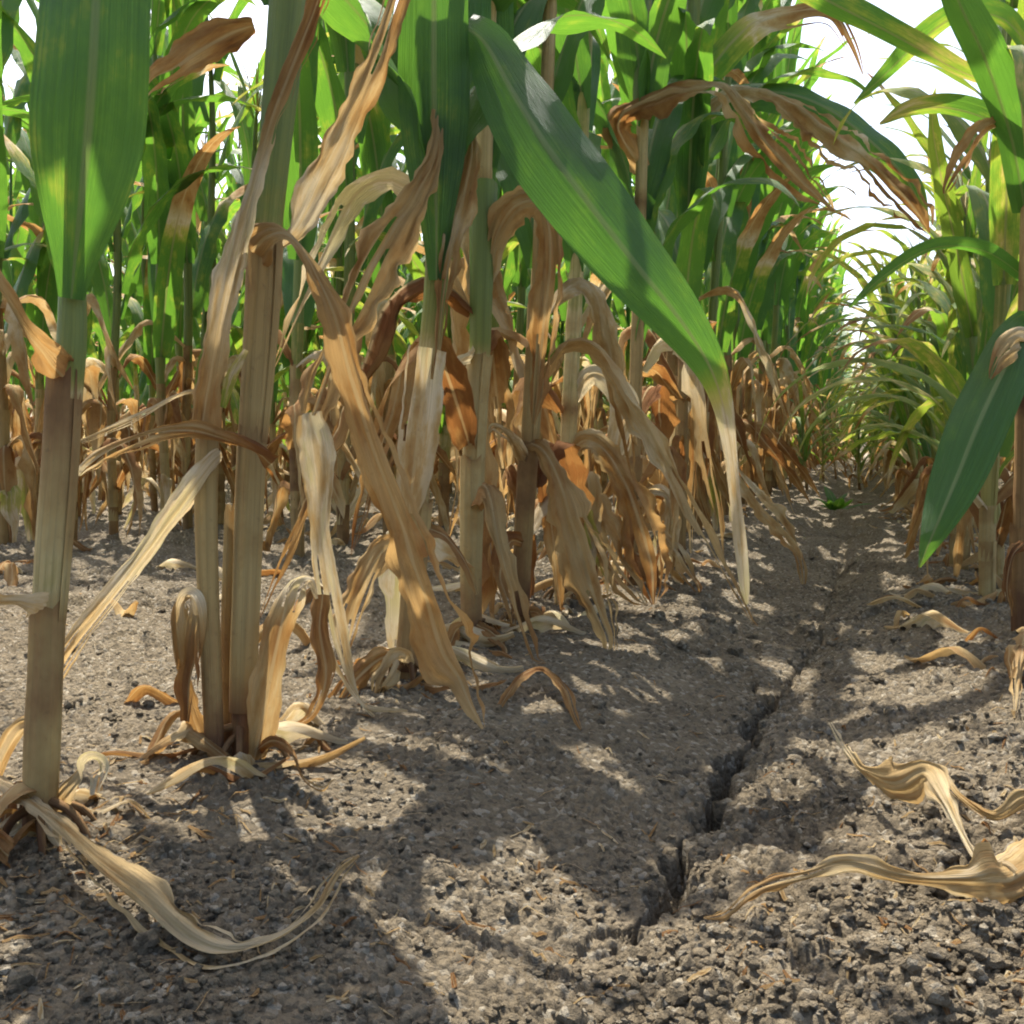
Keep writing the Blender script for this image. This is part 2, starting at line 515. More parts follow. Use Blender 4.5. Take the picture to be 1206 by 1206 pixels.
def join(parts):
    off = 0; VV, FF, UU, DD = [], [], [], []
    for V, F, UV, D in parts:
        VV.append(V); FF.append(F + off); UU.append(UV); DD.append(D); off += len(V)
    return np.vstack(VV), np.vstack(FF), np.vstack(UU), np.concatenate(DD)


def link(name, me, parent=None):
    o = bpy.data.objects.new(name, me)
    COL.objects.link(o)
    if parent:
        o.parent = parent
    return o


def tag(o, label=None, cat=None, group=None, kind=None):
    if label: o['label'] = label
    if cat: o['category'] = cat
    if group: o['group'] = group
    if kind: o['kind'] = kind
    return o


def empty(name, loc):
    o = bpy.data.objects.new(name, None)
    o.empty_display_size = 0.05
    COL.objects.link(o)
    o.location = loc
    return o


# ------------------------------------------------------------------ ground: one sheet, fine near the camera, out to the horizon
def build_ground():
    view = math.atan2(-math.sin(YAW), math.cos(YAW))           # azimuth of the view axis measured from +Y
    dense = np.linspace(-R(38), R(38), 880)
    coarse = np.linspace(R(39), 2 * math.pi - R(39), 60)[1:-1]
    ang = np.concatenate([dense, coarse]) + view
    r = np.concatenate([[0.05, 0.15, 0.25], np.geomspace(0.33, 2.2, 720), np.geomspace(2.21, 9, 200)[1:], np.geomspace(9.3, 900, 46)])
    X = r[:, None] * np.sin(ang)[None]; Y = r[:, None] * np.cos(ang)[None]
    Z = soil(X, Y)
    far = smooth(14, 60, r)[:, None]
    Z = Z * (1 - far)
    V = np.stack([X, Y, Z], -1).reshape(-1, 3)
    m = len(ang)
    F = grid_faces(len(r), m, True)[:, ::-1]
    V = np.vstack([V, [[0, 0, sz(0, 0)]]])
    me = mesh_from('ground', V, F, mat=M_SOIL)
    # close the middle below the camera
    import bmesh
    bm = bmesh.new(); bm.from_mesh(me); bm.verts.ensure_lookup_table()
    c = bm.verts[len(V) - 1]
    for j in range(m):
        f = bm.faces.new((bm.verts[(j + 1) % m], bm.verts[j], c)); f.smooth = True
    bm.to_mesh(me); bm.free()
    o = link('ground', me)
    tag(o, kind='structure')
    return o


build_ground()


def build_crumbs():
    """loose crumbs and clods of soil lying on the sheet"""
    rng = np.random.RandomState(3)
    # one base lump: subdivided cube-sphere as quads
    import bmesh
    bm = bmesh.new(); bmesh.ops.create_icosphere(bm, subdivisions=1, radius=1)
    bv = np.array([v.co for v in bm.verts]); bf = np.array([[v.index for v in f.verts] for f in bm.faces]); bm.free()
    bm = bmesh.new(); bmesh.ops.create_icosphere(bm, subdivisions=2, radius=1)
    bv2 = np.array([v.co for v in bm.verts]); bf2 = np.array([[v.index for v in f.verts] for f in bm.faces]); bm.free()
    VV, FF, off = [], [], 0
    pts = []
    for k in range(15000):
        px = rng.uniform(-60, 1270); py = 620 + 620 * rng.rand() ** 0.6
        p = GP(px, py)
        cx = np.interp(p[1], CRACK[:, 1], CRACK[:, 0])
        right = p[0] > cx - 0.01
        if not right and p[0] > ROW_L - .08 and rng.rand() < 0.45:
            continue
        dens = float(perlin(np.array([p[0] * 8 + 2]), np.array([p[1] * 8]))[0]) + .5 * float(perlin(np.array([p[0] * 21 + 2]), np.array([p[1] * 21]))[0])
        if rng.rand() > .55 + 1.3 * dens: continue
        big = rng.rand()
        s = 0.0009 + 0.0026 * rng.rand() ** 2
        if right and big < 0.05: s = 0.0028 + 0.0040 * rng.rand()
        elif big < 0.012: s = 0.003 + 0.004 * rng.rand()
        if p[1] > 1.3: s *= 1.9
        pts.append((p[0], p[1], s))
    pts = np.array(pts)
    zz = soil(pts[:, 0], pts[:, 1])
    for (x, y, s), z in zip(pts, zz):
        b, f = (bv2, bf2) if s > 0.0045 else (bv, bf)
        o = rng.rand(3) * 90
        d = 1 + 0.55 * perlin(b[:, 0] * 1.6 + o[0], b[:, 1] * 1.6 + b[:, 2] * 1.1 + o[1]) + 0.25 * perlin(b[:, 2] * 4 + o[2], b[:, 0] * 4 + b[:, 1] * 2)
        v = b * d[:, None] * (s * rng.uniform(.7, 1.3, 3) * np.array([1, 1, .8]))
        VV.append(v + [x, y, z + s * 0.35]); FF.append(f + off); off += len(b)
    o = link('soil_crumbs', mesh_from('soil_crumbs', np.vstack(VV), np.vstack(FF), mat=M_SOIL))
    o.data.polygons.foreach_set('use_smooth', np.zeros(len(o.data.polygons), bool))
    tag(o, 'loose grey crumbs and small clods of dry soil on the ground', 'soil', kind='stuff')


build_crumbs()

# ------------------------------------------------------------------ corn parts


def width_profile(s, w, base=0.45):
    return w * np.minimum(1, base + 2.4 * s) * np.clip(1 - s ** 2.3, 0, 1) ** 0.85 + 0.0012


def blade_spine(p0, phi, th0, th1, length, power, n, drift=0.0, kink=None):
    """blade leaving the stalk at p0 towards azimuth phi; th = angle from the vertical"""
    s = np.linspace(0, 1, n)
    if kink is not None:
        th = th0 + (th1 - th0) * smooth(kink - .12, kink + .14, s)
    else:
        th = th0 + (th1 - th0) * s ** power
    az = phi + drift * s * s
    d = np.stack([np.sin(th) * np.cos(az), np.sin(th) * np.sin(az), np.cos(th)], 1)
    step = length / (n - 1)
    pts = np.vstack([[0, 0, 0], np.cumsum(0.5 * (d[1:] + d[:-1]) * step, 0)]) + p0
    side = np.stack([-np.sin(az), np.cos(az), np.zeros(n)], 1)
    return pts, side, s


def green_blade(rng, p0, phi, frac, n=20, cols=5, seed=0, dry_tip=None, wide=1.0, arch=0.0, pale=0.0):
    L = rng.uniform(.62, .92) * (1.0 - 0.35 * max(0, frac - .7) / .3)
    W = rng.uniform(.070, .096) * (1 - 0.3 * max(0, frac - .75) / .25)
    th1 = R(rng.uniform(85, 150)) if frac < .85 else R(rng.uniform(45, 95))
    W *= wide; th1 += arch
    sp, sd, s = blade_spine(p0, phi, R(rng.uniform(6, 18) + 12 * arch), th1, L, rng.uniform(1.3, 2.2) - arch, n, rng.uniform(-.5, .5))
    tw = rng.uniform(-.7, .7)
    T = norm(np.gradient(sp, axis=0)); up = np.cross(sd, T)
    a = tw * s ** 1.5
    sd = sd * np.cos(a)[:, None] + up * np.sin(a)[:, None]
    tip = rng.uniform(.78, 1.15) if dry_tip is None else dry_tip
    d0 = rng.uniform(0.0, 0.12) + pale
    dry = d0 + 0.62 * smooth(tip - .12, tip + .10, s) + (0.10 * s)
    return ribbon(sp, width_profile(s, W, .65), sd, cols, curl=0.35 - .2 * s, fold=0.42 * (1 - .7 * s), wave=rng.uniform(.12, .34), dry=dry, seed=seed,
                  wavefreq=rng.uniform(4.5, 8))


def dry_blade(rng, p0, phi, n=22, cols=6, seed=0, long=1.0):
    L = rng.uniform(.30, .62) * long
    W = rng.uniform(.030, .060)
    k = rng.uniform(.12, .40)
    th0 = R(rng.uniform(15, 60)); th1 = R(rng.uniform(140, 186))
    L = min(L, (p0[2] + k * L * math.cos(th0)) / max(.3, (1 - k) * abs(math.cos(th1))) * 0.98 + 0.02) if p0[2] > .02 else .2
    sp, sd, s = blade_spine(p0, phi, th0, th1, L, 1, n, rng.uniform(-1.2, 1.2), kink=k)
    sp[:, 2] = np.maximum(sp[:, 2], 0.004 + 0.01 * rng.rand())
    tw = rng.uniform(-3.0, 3.0)
    T = norm(np.gradient(sp, axis=0)); up = np.cross(sd, T)
    a = tw * s
    sd = sd * np.cos(a)[:, None] + up * np.sin(a)[:, None]
    base = rng.choice([.60, .68, .74, .80, .86, .92])
    dry = base + 0.12 * np.sin(s * rng.uniform(3, 8) + rng.rand() * 6) - .12 * (rng.rand() < .3)
    return ribbon(sp, width_profile(s, W, .55), sd, cols, curl=rng.uniform(.8, 3.0), fold=rng.uniform(-.2, .6), crumple=rng.uniform(.15, .45), ragged=.35,
                  dry=dry, seed=seed)


def sheath(path, rad, dry, seam):
    """a leaf sheath wrapped round the stalk, slightly flared, with an overlapping seam"""
    n = len(path)
    s = np.linspace(0, 1, n)
    return tube(path, rad * (1.10 + 0.10 * s ** 4), 13, dry, seam)


def plant_parts(seed, height=1.9, n_dry=5, z_from=0.0, res=(20, 5), path=None, lean=None, tassel=True, low_density=1.0, dry_h=.55, lean_mesh=False, spray=False):
    """parts of one plant in local coordinates -> list of (name, mesh data, material)"""
    rng = np.random.RandomState(seed)
    out = []
    nz = 24
    z = np.linspace(0, height, nz)
    le = rng.uniform(-.05, .05, 2) if lean is None else np.array(lean)
    path = np.stack([le[0] * (z / height) ** 1.3 + .006 * np.sin(z * 7 + seed), le[1] * (z / height) ** 1.3 + .006 * np.cos(z * 6 + seed), z - 0.02], 1)

    def at(h):
        return np.array([np.interp(h, z, path[:, k]) for k in range(3)])
    rad = np.interp(z, [0, .3, height * .6, height], [.0135, .0125, .010, .004])
    nodes = []
    h = 0.035
    while h < height * 0.93:
        nodes.append(h)
        h += np.interp(h, [0, .3, 1, 2], [.055, .11, .165, .15]) * rng.uniform(.85, 1.15)
    nr = 10 if lean_mesh else 60
    zz = np.linspace(0, height, nr)
    bulge = np.zeros(nr)
    for h in nodes:
        bulge += .0022 * np.exp(-((zz - h) / .008) ** 2)
    sp = np.stack([np.interp(zz, z, path[:, k]) for k in range(3)], 1)
    sdry = np.interp(zz, [0, .15, .45, .65, .9], [.86, .74, .62, .34, .08]) + rng.uniform(-.08, .08)
    if z_from <= 0:
        out.append(('stalk', tube(sp, np.interp(zz, z, rad) + bulge, 9 if res[0] > 14 else 5, sdry), M_STALK))
    phi = 0.0 if z_from <= 0 else rng.rand() * 6.28
    for i, h in enumerate(nodes):
        phi_i = phi + i * math.pi + rng.uniform(-.45, .45)
        top = min(h + np.interp(h, [0, .3, 1], [.09, .14, .16]) * rng.uniform(.9, 1.15), height * .97)
        frac = top / height
        if top < z_from:
            continue
        pc = at(top)
        r_here = float(np.interp(top, z, rad))
        dryl = i < n_dry or (top < dry_h and rng.rand() < .7)
        hs = np.linspace(h, top, 7)
        sh = sheath(np.array([at(q) for q in hs]), np.interp(hs, z, rad) + .0008, (rng.uniform(.55, .85) if dryl else np.interp(top, [.4, .8], [.42, .10])) + 0 * hs, phi_i + math.pi * .9)
        p0 = pc + np.array([math.cos(phi_i), math.sin(phi_i), 0]) * r_here * .9
        if dryl:
            if rng.rand() > low_density:
                out.append(('sheath', sh, M_SHEATH)); continue
            bl = dry_blade(rng, p0, phi_i + rng.uniform(-1.1, 1.1), res[0], res[1], seed * 31 + i)
            if rng.rand() < .55 and i > 0:
                out.append(('leaf', dry_blade(rng, p0, phi_i + math.pi + rng.uniform(-1.2, 1.2), res[0], res[1], seed * 31 + i + 500), M_LEAF))
        else:
            bl = green_blade(rng, p0, phi_i, frac, res[0], res[1], seed * 31 + i, dry_tip=rng.uniform(.45, .9) if top < .85 and (not spray or rng.rand() < .25) else None,
                             **(dict(wide=rng.uniform(.5, .85), arch=rng.uniform(.2, .6), pale=.12) if spray else {}))
            if spray and rng.rand() < .5:
                out.append(('leaf', green_blade(rng, p0, phi_i + rng.uniform(.8, 2.2), frac, res[0], res[1], seed * 31 + i + 700, wide=.6, arch=rng.uniform(.2, .7), pale=.14), M_LEAF))
        out.append(('leaf', bl, M_LEAF))
        if not lean_mesh: out.append(('>sheath', sh, M_SHEATH))
    if tassel:
        tp = []
        top = at(height)
        for k in range(3 if lean_mesh else 6):
            a = rng.rand() * 6.28; t = R(rng.uniform(8, 40)) if k else 0.02
            sp2, _, s = blade_spine(top - [0, 0, .03], a, t * .6, t * 1.6, rng.uniform(.16, .26), 1, 3 if lean_mesh else 7)
            tp.append(tube(sp2, .0028 - .0015 * s, 3 if lean_mesh else 4, .48))
        out.append(('tassel', join(tp), M_STALK))
    return out


def realise(parts, root, name_prefix='', offset=(0, 0, 0)):
    for nm, (V, F, UV, D), mat in parts:
        link(nm, mesh_from(nm, V - np.array(offset), F, UV, D, mat), root)


# ------------------------------------------------------------------ foreground plants, leaf by leaf
class Plant:
    def __init__(self, base_px, label, group='front row of corn left of the furrow', cat='corn plant', ws=.86):
        self.ws = ws
        self.base = GP(*base_px)
        self.d = depth_of(self.base)
        self.root = empty('corn_plant', self.base)
        tag(self.root, label, cat, group)
        self.seed = int(base_px[0] * 13 + base_px[1])
        self.k = 0

    def roots(self, n=7):
        rng = np.random.RandomState(self.seed + 5)
        for k in range(n):
            a = k * 6.28 / n + rng.uniform(-.3, .3); r = rng.uniform(.022, .042); h = rng.uniform(.018, .034)
            p0 = self.base + [0, 0, h]
            p2 = self.base + [math.cos(a) * r, math.sin(a) * r, 0]
            p2[2] = sz(p2[0], p2[1]) - .008
            c = catmull(np.array([p0, (p0 + p2) / 2 + [math.cos(a) * .005, math.sin(a) * .005, .006], p2]), 8)
            self.add('brace_root', tube(c, np.linspace(.0034, .0020, 8), 7, .92), M_STALK)

    def add(self, name, data, mat, label=None):
        V, F, UV, D = data
        o = link(name, mesh_from(name, V - self.base, F, UV, D, mat), self.root)
        if label: o['label'] = label
        return o

    def stalk(self, pts, dry, name='stalk', dd=0.0, up=None):
        """pts: (px, py, width px)"""
        a = np.array([[*P(x, y, self.d + dd), self.ws * w * (self.d + dd) / FPX / 2] for x, y, w in pts])
        if pts[0][1] > 600:
            a[0, :3] = a[0, :3] - [0, 0, .02]
        if up:
            last = a[-1]
            a = np.vstack([a] + [[last[0] + up[1] * k, last[1] + up[2] * k, last[2] + (up[0] - last[2]) * k, last[3] * (1 - .6 * k)] for k in (.33, .66, 1)])
        c = catmull(a, 70)
        dr = np.interp(np.linspace(0, 1, 70), np.linspace(0, 1, len(dry)), dry)
        if name == 'stalk':
            self.path = c
        # node rings
        rr = c[:, 3].copy()
        zc = c[:, 2]
        for h in np.arange(.06, 1.9, .13):
            rr += .0010 * np.exp(-((zc - h) / .005) ** 2)
            dr = dr + .28 * np.exp(-((zc - h + .004) / .004) ** 2) * (dr > .4)
        return self.add(name, tube(c[:, :3], rr, 14, dr), M_STALK)

    def wrap(self, pts, dry, seam=0.6, dd=0.0, label=None, n=14):
        a = np.array([[*P(x, y, self.d + dd), self.ws * w * (self.d + dd) / FPX / 2] for x, y, w in pts])
        c = catmull(a, n)
        dr = np.interp(np.linspace(0, 1, n), np.linspace(0, 1, len(dry)), dry)
        dr = dr.copy(); dr[0] += .26; dr[1] += .10; dr[-1] += .06
        V, F, UV, D = tube(c[:, :3], c[:, 3], 15, dr, seam)
        # uneven torn top edge
        V = V.reshape(n, 15, 3)
        rng = np.random.RandomState(self.seed + self.k); self.k += 1
        V[-1] += norm(c[-1:, :3] - c[-2:-1, :3]) * rng.uniform(-.004, .006, (15, 1))
        return self.add('sheath', (V.reshape(-1, 3), F, UV, D), M_SHEATH, label)

    def leaf(self, pts, dry, n=46, cols=15, label=None, name='leaf', **kw):
        """pts: (px, py, depth offset from the stalk, width px, roll deg)"""
        self.k += 1
        if kw.get('crumple'): n = int(n * 1.6)
        data = px_blade(pts, self.d, dry, self.seed + self.k * 7, n, cols, **kw)
        return self.add(name, data, M_LEAF, label)

    def spread(self, h, az, th0=22, th1=110, L=.75, W=.085, dry=.04, power=1.4, twist=0.0):
        """one green blade leaving the stalk at height h towards azimuth az (degrees)"""
        j = np.clip(np.searchsorted(self.path[:, 2], h), 0, len(self.path) - 1)
        sp, sd, s = blade_spine(self.path[j, :3], R(az), R(th0), R(th1), L, power, 30)
        T = norm(np.gradient(sp, axis=0)); up = np.cross(sd, T); a = twist * s
        sd = sd * np.cos(a)[:, None] + up * np.sin(a)[:, None]
        self.k += 1
        return self.add('leaf', ribbon(sp, width_profile(s, W), sd, 7, curl=.3, fold=.35 * (1 - .6 * s), wave=.2, dry=dry + .1 * s, seed=self.seed + self.k), M_LEAF)

    def top(self, seed, z_from, height=1.9, shift=(0, 0), keep=None, n_dry=0):
        """leaves above those set one by one"""
        parts = plant_parts(seed, height, n_dry, z_from=z_from, lean=(0, 0))
        p = self.path
        for nm, (V, F, UV, D), mat in parts:
            if keep and not keep(nm, V): continue
            q = V.copy()
            j = np.clip(np.searchsorted(p[:, 2], V[:, 2].min() + self.base[2]), 0, len(p) - 1)
            q[:, 0] += p[j, 0] - self.base[0] + shift[0]; q[:, 1] += p[j, 1] - self.base[1] + shift[1]
            if nm[0] == '>':
                link(nm[1:], mesh_from(nm[1:], q, F, UV, D, mat), last)
            else:
                last = link(nm, mesh_from(nm, q, F, UV, D, mat), self.root)


def px_blade(pts, d0, dry, seed, n=46, cols=9, ground=False, **kw):
    a = []
    for q in pts:
        x, y, dd, w = q[:4]; roll = q[4] if len(q) > 4 else 0
        if ground:
            p = GP(x, y); g = sz(p[0], p[1]); p = np.array([p[0], p[1], max(p[2], g) + .003 + dd]); d = depth_of(p)
        else:
            d = d0 + dd; p = P(x, y, d)
        a.append([*p, w * d / FPX, roll])
    c = catmull(np.array(a), n)
    sp = c[:, :3]; T = norm(np.gradient(sp, axis=0))
    view = norm(sp - CO)
    side = norm(np.cross(T, view))
    up = np.cross(side, T)
    r = np.radians(c[:, 4])
    side = side * np.cos(r)[:, None] + up * np.sin(r)[:, None]
    dr = np.interp(np.linspace(0, 1, n), np.linspace(0, 1, len(dry)), dry)
    arg = dict(curl=.5, fold=.15, crumple=0.0, ragged=0.0, wave=0.0)
    arg.update(kw)
    return ribbon(sp, np.maximum(c[:, 3], .0012), side, cols, dry=dr, seed=seed, **arg)


DRY = dict(curl=1.1, fold=.15, crumple=.38, ragged=.36)

# --- plant A: the leftmost stalk
A = Plant((45, 985), 'corn plant with single thick straw stalk and a broad upright green blade in front', ws=.80)
A.stalk([(45, 985, 40), (49, 880, 44), (55, 760, 42), (62, 660, 42), (70, 560, 42), (78, 460, 40), (83, 410, 34), (86, 340, 30), (89, 200, 28), (92, 0, 26), (94, -160, 25)],
        [.72, .66, .66, .62, .5, .3, .12, .08, .05, .05], up=(1.9, .03, .05))
A.wrap([(47, 972, 46), (50, 880, 50), (54, 790, 48), (57, 712, 50)], [.68, .60, .62, .70], 3.9)
A.wrap([(57, 730, 46), (63, 640, 50), (70, 550, 50), (76, 440, 50)], [.42, .56, .68, .84], 0.3)
A.wrap([(80, 470, 40), (85, 400, 40), (86, 335, 36)], [.30, .12, .08], 3.0)
A.leaf([(84, 352, -.015, 30), (88, 308, -.02, 52), (95, 245, -.03, 96), (103, 165, -.04, 134), (109, 80, -.05, 136), (113, 0, -.05, 130), (120, -150, -.03, 122, 5),
        (135, -300, .02, 100, 12), (165, -400, .10, 60, 20), (210, -420, .16, 6, 25)], [.02, .05, .04, .05, .05, .1], wave=.16, fold=.3, curl=.35, wavefreq=5, label='broad green blade standing upright')
A.leaf([(72, 440, -.012, 46, 10), (55, 418, -.03, 34, 30), (28, 385, -.05, 24, 50), (5, 345, -.06, 22, 50), (-40, 280, -.06, 26, 40), (-110, 260, -.05, 18, 30), (-170, 330, -.05, 4)], [.78, .72, .6, .66, .7], **DRY)
A.leaf([(52, 715, -.015, 40, 20), (36, 712, -.03, 24, 30), (10, 708, -.03, 20, 60), (-30, 715, -.02, 24, 60), (-80, 760, 0, 20, 20), (-120, 850, .02, 5)], [.6, .55, .6, .7], **DRY)
A.leaf([(58, 955, .01, 30, -20), (82, 925, .0, 26, 10), (104, 897, -.015, 30, 70), (118, 905, -.03, 26, 120), (112, 935, -.04, 14, 120)], [.72, .62, .50, .55], n=26, **DRY)
A.leaf([(48, 860, .015, 26), (30, 855, .03, 26, 20), (12, 875, .05, 24, 10), (-20, 940, .06, 16), (-35, 985, .06, 4)], [.66, .62, .62], n=26, **DRY)
A.leaf([(70, 970, .02, 20), (92, 975, .03, 16, 60), (110, 1000, .02, 14, 80), (98, 1028, .0, 4, 90)], [.6, .55, .7], n=20, **DRY)
A.top(101, 0.80)

# --- plant B: main stalk with a tiller
B = Plant((283, 893), 'corn plant with two straw stalks side by side and peeling sheaths at its foot', ws=.72)
B.stalk([(283, 893, 30), (285, 840, 32), (288, 780, 36), (291, 690, 38), (294, 600, 40), (299, 500, 42), (305, 400, 42), (311, 300, 42), (320, 200, 40), (332, 100, 38), (342, 0, 36), (350, -120, 34)],
        [.98, .8, .7, .68, .66, .5, .25, .12, .1, .08], up=(1.95, -.02, .06))
B.wrap([(286, 838, 42), (288, 770, 44), (291, 690, 44), (294, 600, 46), (298, 505, 46)], [.70, .62, .62, .66, .74], 3.6)
B.wrap([(297, 520, 46), (304, 430, 52), (309, 350, 56), (311, 288, 58)], [.62, .66, .70, .74], .4)
B.wrap([(311, 310, 46), (320, 210, 50), (331, 100, 56), (340, 0, 62), (345, -60, 60)], [.30, .14, .10, .08, .06], 2.2)
B.stalk([(254, 885, 26), (250, 800, 26), (246, 700, 28), (244, 600, 30), (247, 500, 28), (254, 430, 24), (266, 340, 20), (284, 250, 14)], [.85, .72, .7, .68, .66, .6], name='tiller', dd=-.015)
B.wrap([(253, 880, 30), (249, 780, 32), (245, 680, 34), (243, 590, 36), (245, 505, 36)], [.78, .70, .68, .64, .72], 3.5, dd=-.015)
B.wrap([(267, 875, 26), (268, 780, 24), (270, 680, 22), (272, 600, 20)], [.66, .7, .62, .6], 4.2, dd=.012)
# peeled sheath at the right foot
B.leaf([(298, 900, -.01, 26, 10), (308, 855, -.02, 42, 0), (320, 790, -.03, 46, -10), (333, 730, -.03, 44, -10), (346, 690, -.03, 36, 30), (366, 682, -.03, 24, 80), (374, 705, -.03, 8, 100)], [.74, .66, .66, .78, .5, .6], name='peeled_sheath', curl=2.2, crumple=.15, ragged=.2)
# crinkled brown leaf folded at the left foot
B.leaf([(240, 880, -.01, 20), (222, 820, -.02, 26, 20), (210, 755, -.02, 26, 30), (210, 712, -.02, 20, 80), (224, 700, -.025, 18, 120), (232, 725, -.03, 20, 150), (226, 790, -.03, 24, 170), (222, 850, -.03, 14, 170)], [.75, .85, .66, .55, .9, .95], curl=1.6, crumple=.6, ragged=.5, label='crinkled brown leaf folded over on itself')
# leaf slanting down to the left
B.leaf([(262, 535, -.02, 20, 30), (248, 548, -.03, 26, 20), (215, 592, -.035, 30, 10), (165, 660, -.03, 26, 0), (120, 718, -.02, 26, 0), (84, 762, -.01, 30, -10), (60, 800, .01, 20), (48, 820, .02, 4)], [.6, .5, .52, .6, .66, .7], curl=2.0, crumple=.3, ragged=.2)
B.leaf([(246, 560, .01, 12), (205, 612, .03, 16, 30), (160, 655, .05, 12), (140, 672, .05, 3)], [.6, .55, .6], n=24, **DRY)
# leaf arching to the left, level
B.leaf([(318, 548, -.03, 30, 40), (296, 530, -.035, 34, 60), (262, 517, -.04, 26, 40), (225, 507, -.045, 24, 20), (180, 511, -.05, 24, 0), (135, 528, -.05, 22, 20), (103, 548, -.05, 20, 50), (93, 560, -.05, 8, 60)], [.95, .9, .7, .62, .66, .48], **DRY)
B.leaf([(255, 470, -.01, 16), (220, 463, -.02, 9, 20), (160, 492, -.03, 9), (95, 520, -.04, 6)], [.66, .55, .6], n=24, **DRY)
# the long leaf hanging right from the collar down to the soil
B.leaf([(296, 296, -.02, 50, 20), (318, 276, -.035, 40, 50), (342, 278, -.04, 24, 60), (366, 310, -.04, 24, 40), (392, 365, -.04, 36, 30), (412, 440, -.03, 40, 20), (440, 530, -.02, 50, 10), (470, 615, -.01, 62, 0),
        (496, 690, .0, 72, -10), (520, 765, .02, 68, 0), (542, 800, .02, 34, 20), (556, 832, .0, 18, 40), (569, 858, -.02, 4)], [.86, .66, .76, .78, .80, .74, .78, .76, .80, .74, .66], n=70, cols=17, curl=.8, crumple=.34, ragged=.3, label='long brown leaf hanging from the collar to the soil')
# long folded leaves running up along the stalk
B.leaf([(238, 500, -.03, 34, 20), (250, 430, -.035, 34, 10), (266, 340, -.035, 32, 0), (284, 262, -.04, 36, 0), (302, 200, -.04, 22, 20), (330, 115, -.045, 20, 40), (358, 45, -.045, 22, 30), (384, -20, -.05, 20), (420, -120, -.06, 14), (450, -190, -.06, 4)], [.8, .66, .5, .54, .8, .86, .84, .8], n=60, **DRY)
B.leaf([(330, 285, .0, 20, 20), (350, 268, .0, 26, 10), (378, 215, .01, 40, 0), (408, 150, .02, 42, 0), (436, 85, .02, 36, 10), (462, 15, .03, 30, 10), (490, -60, .04, 24), (520, -120, .06, 4)], [.55, .58, .66, .72, .74, .76], n=44, **DRY)
B.leaf([(262, 480, -.03, 8, 30), (272, 445, -.035, 14, 0), (290, 412, -.035, 6, 0)], [.3, .38, .45], n=16, curl=.5)
B.leaf([(300, 30, .03, 20, 10), (275, 38, .02, 40, 20), (238, 58, .0, 46, 10), (205, 82, -.02, 42, 20), (178, 98, -.03, 26, 30), (160, 130, -.03, 6)], [.8, .86, .70, .78, .5], n=40, **DRY)
B.leaf([(300, 885, -.01, 18), (322, 872, -.03, 16, 30), (345, 885, -.05, 12, 60), (356, 912, -.07, 10, 80), (378, 926, -.085, 10, 100), (394, 918, -.085, 3)], [.9, .86, .8, .6], n=26, **DRY)
B.leaf([(268, 893, -.01, 16), (248, 905, -.03, 14, 40), (238, 930, -.05, 10, 60), (226, 950, -.06, 3)], [.9, .8, .8], n=20, **DRY)
B.top(207, 0.78, keep=None)

# --- plant C
C = Plant((478, 803), 'corn plant behind the hanging brown leaf, with a broad green blade sweeping right')
C.stalk([(478, 803, 26), (484, 720, 26), (490, 640, 26), (497, 540, 26), (504, 440, 25), (510, 380, 24), (515, 300, 24), (518, 200, 24), (519, 100, 22), (522, 0, 22), (528, -160, 20)],
        [.85, .7, .66, .6, .3, .15, .08, .06, .05], up=(1.85, .02, .02))
C.wrap([(503, 440, 28), (511, 370, 30), (516, 300, 32), (518, 190, 36), (519, 120, 40)], [.5, .32, .22, .12, .08], 2.6)
C.wrap([(478, 790, 30), (484, 720, 32), (490, 640, 34), (494, 590, 36)], [.8, .74, .7, .66], 1.0)
# pale wide dead blade round the stalk
C.leaf([(482, 605, -.02, 20, 0), (487, 560, -.025, 46, 0), (494, 500, -.03, 52, 0), (500, 450, -.03, 48, 0), (506, 410, -.03, 42, 0)], [.62, .60, .58, .54, .5], curl=1.2, crumple=.12, ragged=.1, n=30, label='pale dead blade clasping the stalk')
# upright green blade
C.leaf([(514, 330, -.02, 18), (514, 260, -.025, 40, 0), (512, 180, -.03, 74, 0), (511, 100, -.035, 88, 0), (511, 20, -.04, 84, 0), (512, -100, -.04, 80, 0), (520, -230, .0, 60, 0), (550, -300, .08, 30), (580, -290, .12, 5)], [.1, .05, .06, .05, .08], wave=.08, fold=.2, curl=.4)
# dead leaf falling left, then folding into a pale strip
C.leaf([(517, 130, -.03, 16, 40), (512, 185, -.04, 22, 20), (492, 225, -.05, 42, 0), (464, 268, -.06, 56, 0), (438, 312, -.07, 58, 0), (412, 365, -.08, 44, 0), (392, 410, -.09, 36, 0), (378, 450, -.10, 36, 0), (366, 488, -.11, 34, 10)], [.74, .72, .70, .72, .70, .74, .76, .74], n=44, **DRY)
C.leaf([(364, 486, -.11, 32, -10), (370, 520, -.115, 40, 0), (376, 570, -.12, 38, 10), (378, 630, -.12, 26, 30), (386, 690, -.12, 30, 10), (396, 750, -.12, 30, 0), (412, 800, -.125, 18, 20), (428, 828, -.13, 10, 40), (446, 850, -.135, 3)], [.53, .50, .51, .52, .50, .52, .53], n=50, label='bleached pale strip of leaf hanging folded', curl=1.0, crumple=.25, ragged=.15)
